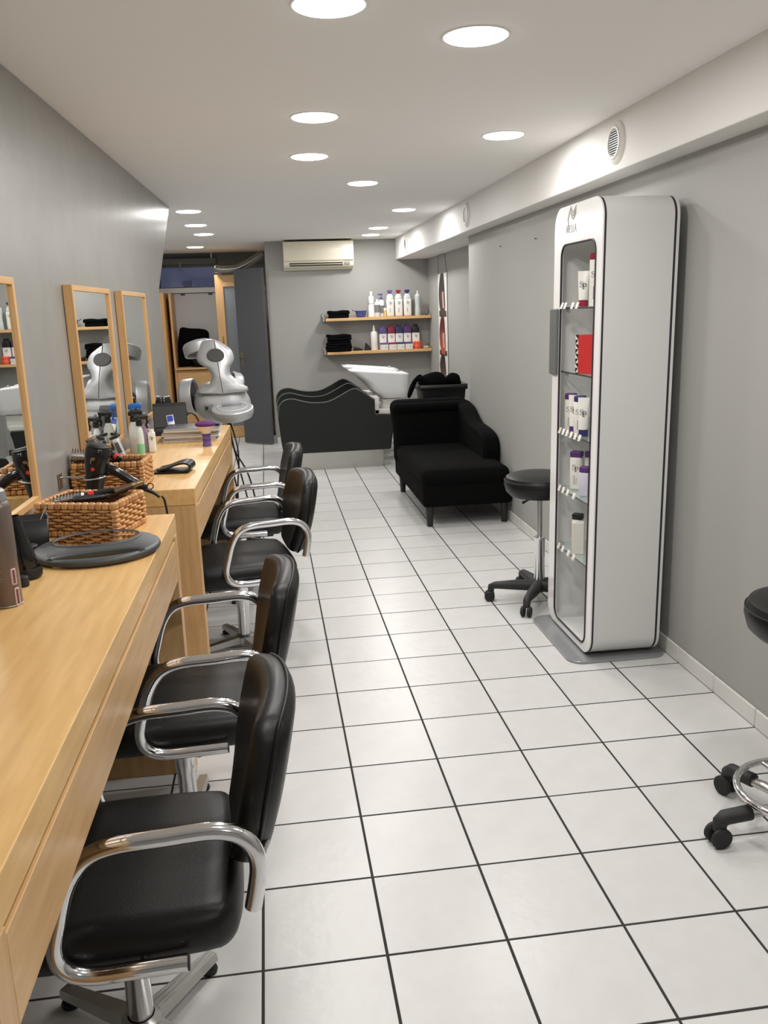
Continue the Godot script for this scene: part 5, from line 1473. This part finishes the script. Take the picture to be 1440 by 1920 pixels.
func far_counter_things(c: float):
	# clippers
	for k in 2:
		var t := thing("hair_clipper", ["silver hair clipper leaning to the right, left one of two", "silver hair clipper with red button, right one of two"][k], "hair clipper", [Vector3(-0.632, c + 0.006, -2.2), Vector3(-0.558, c + 0.006, -2.15)][k], 0.0, "silver hair clippers on the far counter")
		t.rotation = Vector3(-0.1, 0.0, [-0.22, 0.36][k])
		part(t, "body", B().soft(Vector3(0, 0.06, 0), Vector3(0.034, 0.12, 0.03), 0.013, 8, func(p: Vector3): return Vector3(p.x * (0.8 + 2.2 * p.y), p.y, p.z)), M.silver)
		part(t, "blade", B().box(Vector3(0, 0.126, 0), Vector3(0.042, 0.014, 0.022), 0.003), M.black)
		part(t, "grip", B().soft(Vector3(0.0, 0.075, 0.0145), Vector3(0.018, 0.05, 0.006), 0.003, 5), M.mirror_case)
		if k == 1: part(t, "button", B().lathe([Vector2(0, 0), Vector2(0.006, 0.0), Vector2(0.006, 0.003), Vector2(0, 0.0035)], 14), M.bright_red, Vector3(0, 0.038, 0.0135), Vector3(PI / 2, 0, 0))
	trigger_spray("clear spray bottle with black trigger beside the lilac bottle", Vector3(-0.563, c, -2.5), 0.15, M.clear_plastic, M.black, 0.218, 0.026)
	trigger_spray("spray bottle with green liquid and black trigger", Vector3(-0.525, c, -2.42), 0.3, M.clear_plastic, M.black, 0.2, 0.017, M.pale_green)
	trigger_spray("pale blue spray bottle with bright blue trigger near the mirror", Vector3(-0.585, c, -2.66), 0.1, M.aqua, M.sky_blue, 0.235, 0.02)
	var li := round_bottle("lilac_bottle", "slim lilac bottle with clear pump cap on far counter", Vector3(-0.508, c, -2.49), [[Vector2(0, 0), Vector2(0.018, 0.0), Vector2(0.0195, 0.003), Vector2(0.0195, 0.13), Vector2(0.014, 0.142)], [Vector2(0.013, 0.141), Vector2(0.015, 0.144), Vector2(0.015, 0.168), Vector2(0.011, 0.17), Vector2(0.007, 0.195), Vector2(0, 0.197)]], [["body", M.lilac], ["pump_cap", M.silver_dark]])
	var wb := thing("white_bottle", "small white bottle with dark mark right of the lilac bottle", "bottle", Vector3(-0.478, c, -2.47))
	part(wb, "body", B().soft(Vector3(0, 0.05, 0), Vector3(0.034, 0.1, 0.026), 0.005, 5), M.white_plastic)
	part(wb, "cap", B().lathe([Vector2(0.012, 0.099), Vector2(0.012, 0.112), Vector2(0, 0.113)], 14), M.white)
	sp_mark(wb, 0.004, 0.07, 0.0134, 0.022)
	# dock with music player
	var dk := thing("speaker_dock", "black wedge shaped speaker dock holding a small music player", "speaker", Vector3(-0.455, c, -3.13), 0.12)
	var m := B()
	m.x = Transform3D(Basis(Vector3.UP, -PI / 2), Vector3.ZERO)
	m.prism(curve2([Vector2(-0.06, 0.0), Vector2(0.05, 0.0), Vector2(0.062, 0.012), Vector2(0.055, 0.04), Vector2(-0.005, 0.16), Vector2(-0.02, 0.168), Vector2(-0.04, 0.15), Vector2(-0.065, 0.02)], 2), 0.185, 0.004)
	part(dk, "body", m, M.black)
	part(dk, "cloth_front", B().box(Vector3(0, 0, 0), Vector3(0.175, 0.12, 0.003)), M.black_matt, Vector3(0, 0.1, 0.031), Vector3(-0.46, 0, 0))
	var ip := thing("music_player", "small silver music player with blue screen on the black dock", "music player", Vector3(-0.442, c + 0.035, -3.068), 0.12)
	ip.rotation = Vector3(-0.4, 0.12, 0.12)
	part(ip, "case", B().soft(Vector3(0, 0.04, 0), Vector3(0.04, 0.082, 0.007), 0.003, 5), M.silver)
	part(ip, "screen", B().box(Vector3(0, 0.059, 0.0036), Vector3(0.032, 0.032, 0.0008)), M.screen)
	part(ip, "click_wheel", B().lathe([Vector2(0.006, 0), Vector2(0.0062, 0.0006), Vector2(0.0135, 0.0006), Vector2(0.0138, 0)], 22), M.white, Vector3(0, 0.02, 0.0036), Vector3(PI / 2, 0, 0))
	var bh := thing("spare_hair_dryer", "glossy black hair dryer standing behind the speaker dock", "hair dryer", Vector3(-0.50, c, -3.265), 0.0)
	part(bh, "barrel", B().lathe([Vector2(0, 0), Vector2(0.03, 0.0), Vector2(0.034, 0.05), Vector2(0.044, 0.12), Vector2(0.046, 0.17), Vector2(0.036, 0.2), Vector2(0, 0.205)], 24), M.gloss_black)
	part(bh, "rear_rim", B().tube(Array(ellipse(0.036, 0.036, 24)).map(func(q): return Vector3(q.x, 0.199, q.y)), 0.003, 6, true), M.steel)
	part(bh, "handle", B().tube([Vector3(0.03, 0.12, 0), Vector3(0.08, 0.125, 0.0), Vector3(0.13, 0.09, 0.01)], [0.018, 0.017, 0.014], 12), M.gloss_black)
	single("dock_cable", B().tube(curve([Vector3(-0.39, 1.0, -3.2), Vector3(-0.355, 1.035, -3.2), Vector3(-0.325, 1.02, -3.22), Vector3(-0.305, 0.97, -3.24), Vector3(-0.3, 0.936, -3.28)], 5), 0.005, 8), M.black, "black cable arching from the right side of the dock", "cable")
	# magazines
	var rng := RandomNumberGenerator.new()
	rng.seed = 12
	var cols := [[c8(214, 210, 204), "plain white"], [c8(130, 128, 126), "grey"], [c8(120, 40, 58), "dark red"], [c8(226, 218, 208), "cream"], [c8(70, 66, 70), "charcoal"], [c8(206, 200, 196), "pale grey"], [c8(92, 60, 92), "plum"], [c8(190, 184, 178), "silver grey"], [c8(46, 44, 48), "black"]]
	var y := c
	for k in cols.size():
		var h := rng.randf_range(0.0062, 0.0088)
		var t := thing("magazine", "magazine with %s cover, %s in the stack on far counter" % [cols[k][1], ["lowest", "second", "third", "fourth", "fifth", "sixth", "seventh", "eighth", "topmost"][k]], "magazine", Vector3(-0.315 + rng.randf_range(-0.012, 0.012), y, -2.86 + rng.randf_range(-0.015, 0.015)), rng.randf_range(-0.07, 0.03), "magazines stacked on the far counter")
		part(t, "pages", B().box(Vector3(0, h / 2, 0), Vector3(0.282, h - 0.0014, 0.208)), M.paper)
		part(t, "cover", B().box(Vector3(0, h - 0.0004, 0), Vector3(0.286, 0.0008, 0.212)).box(Vector3(0, 0.0004, 0), Vector3(0.286, 0.0008, 0.212)).box(Vector3(-0.142, h / 2, 0), Vector3(0.002, h, 0.212)), mat(cols[k][0], 0.3))
		y += h + 0.0003
	single("flat_case", B().soft(Vector3(0, 0.006, 0), Vector3(0.085, 0.012, 0.05), 0.005, 5), M.black, "dark flat case lying on top of the magazines", "case", Vector3(-0.215, y, -2.84), Vector3(0, 0.2, 0))
	# neck brush
	var nb := thing("neck_brush", "purple neck brush with fan shaped bristles standing on far counter", "brush", Vector3(-0.223, c, -2.58))
	part(nb, "handle", B().lathe([Vector2(0, 0), Vector2(0.021, 0.0), Vector2(0.022, 0.003), Vector2(0.021, 0.012), Vector2(0.0195, 0.02), Vector2(0.0195, 0.05), Vector2(0.0215, 0.056), Vector2(0.0215, 0.064), Vector2(0, 0.065)], 24), M.violet)
	part(nb, "handle_band", B().lathe([Vector2(0.02, 0.028), Vector2(0.0208, 0.029), Vector2(0.0208, 0.037), Vector2(0.02, 0.038)], 24), M.purple)
	part(nb, "ferrule", B().lathe([Vector2(0.0198, 0.052), Vector2(0.022, 0.054), Vector2(0.022, 0.062), Vector2(0.02, 0.063)], 24), M.purple)
	part(nb, "bristle_base", B().lathe([Vector2(0.018, 0.062), Vector2(0.026, 0.075), Vector2(0.043, 0.098), Vector2(0.048, 0.104), Vector2(0.0, 0.106)], 32), M.bristle_low)
	part(nb, "bristle_tips", B().lathe([Vector2(0.0478, 0.1035), Vector2(0.053, 0.11), Vector2(0.052, 0.117), Vector2(0.04, 0.124), Vector2(0.02, 0.128), Vector2(0.0, 0.129)], 32), M.bristle_top)
	# folded black strap
	var sp := []
	var st := B()
	var prof := curve([Vector3(-0.095, 0.004, 0), Vector3(-0.05, 0.005, 0), Vector3(0.0, 0.005, 0), Vector3(0.045, 0.006, 0), Vector3(0.068, 0.014, 0), Vector3(0.066, 0.034, 0), Vector3(0.045, 0.042, 0), Vector3(0.01, 0.036, 0), Vector3(-0.03, 0.022, 0), Vector3(-0.07, 0.014, 0)], 4)
	var rings := []
	for i in prof.size():
		var p: Vector3 = prof[i]
		var d: Vector3 = (prof[mini(i + 1, prof.size() - 1)] - prof[maxi(i - 1, 0)]).normalized()
		var nn := Vector3(-d.y, d.x, 0) * 0.0035
		rings.append([p + nn + Vector3(0, 0, 0.055), p + nn - Vector3(0, 0, 0.055), p - nn - Vector3(0, 0, 0.055), p - nn + Vector3(0, 0, 0.055)])
	st.flat()
	for i in rings.size() - 1:
		for k in 4:
			var k2 := (k + 1) % 4
			st.q(rings[i][k], rings[i + 1][k], rings[i + 1][k2], rings[i][k2])
	for e in [0, rings.size() - 1]:
		st.q(rings[e][0], rings[e][1], rings[e][2], rings[e][3])
	single("black_strap", st, M.leather, "folded black leather strap lying at the near end of far counter", "strap", Vector3(-0.31, c, -1.88), Vector3(0, -0.12, 0))

func _ready():
	make_materials()
	make_camera_and_light()
	make_lamps()
	make_room()
	make_speakers()
	make_counter(Vector3(-0.236, 0, -1.06), deg_to_rad(-0.6), 2.0, 0.44, "long beech counter nearest the viewer, under the wicker basket and can")
	make_counter(Vector3(-0.139, 0, -3.41), deg_to_rad(-1.9), 1.93, 0.46, "beech counter behind, with magazines and speaker dock")
	make_mirror(-0.325, -1.055, "wood framed mirror cut off by the left photo edge", 0.007)
	make_mirror(-1.782, -2.512, "wood framed mirror above the sprays, second from the left")
	make_mirror(-2.805, -3.54, "wood framed mirror nearest the end of the left wall")
	chair0 = make_chair()
	var ch := [[Vector3(-0.265, 0, 0.165), 2.5, -0.95, "black salon chair with chrome arms, nearest the viewer"], [Vector3(-0.225, 0, -0.655), 2.8, 0.1, "black salon chair second from the viewer, partly under near counter"], [Vector3(-0.085, 0, -2.16), 9.5, -0.45, "black salon chair turned outwards at the far counter"], [Vector3(-0.108, 0, -3.055), 3.0, 0.2, "black salon chair farthest from the viewer, at far counter end"]]
	for k in 4:
		var c: Node3D = chair0 if k == 0 else dup(chair0, "", Vector3.ZERO, Vector3.ZERO, "salon_chair")
		c.position = ch[k][0]
		c.rotation.y = deg_to_rad(ch[k][1])
		c.set_meta("label", ch[k][3])
		turn_base(c, -ch[k][2] - c.rotation.y)
	make_cabinet()
	make_stool("rolling_stool", "round black stool on black wheeled base, behind the display cabinet", Vector3(1.495, 0, -2.495), 0.19, 0.705, [3.38, 3.38 - TAU / 5, 3.38 - 2 * TAU / 5, 3.38 + TAU / 5, 3.38 + 2 * TAU / 5], false, 0.95)
	make_stool("rolling_stool", "round black stool with chrome foot ring at the right photo edge", Vector3(1.60, 0, -0.29), 0.19, 0.74, [PI - 0.05, PI + TAU / 5 - 0.05, PI - TAU / 5 - 0.05, 0.58, -0.68], true, 0.93)
	make_rear_wall()
	make_bench()
	make_chaise()
	make_back_room()
	make_processor()
	make_counter_things()
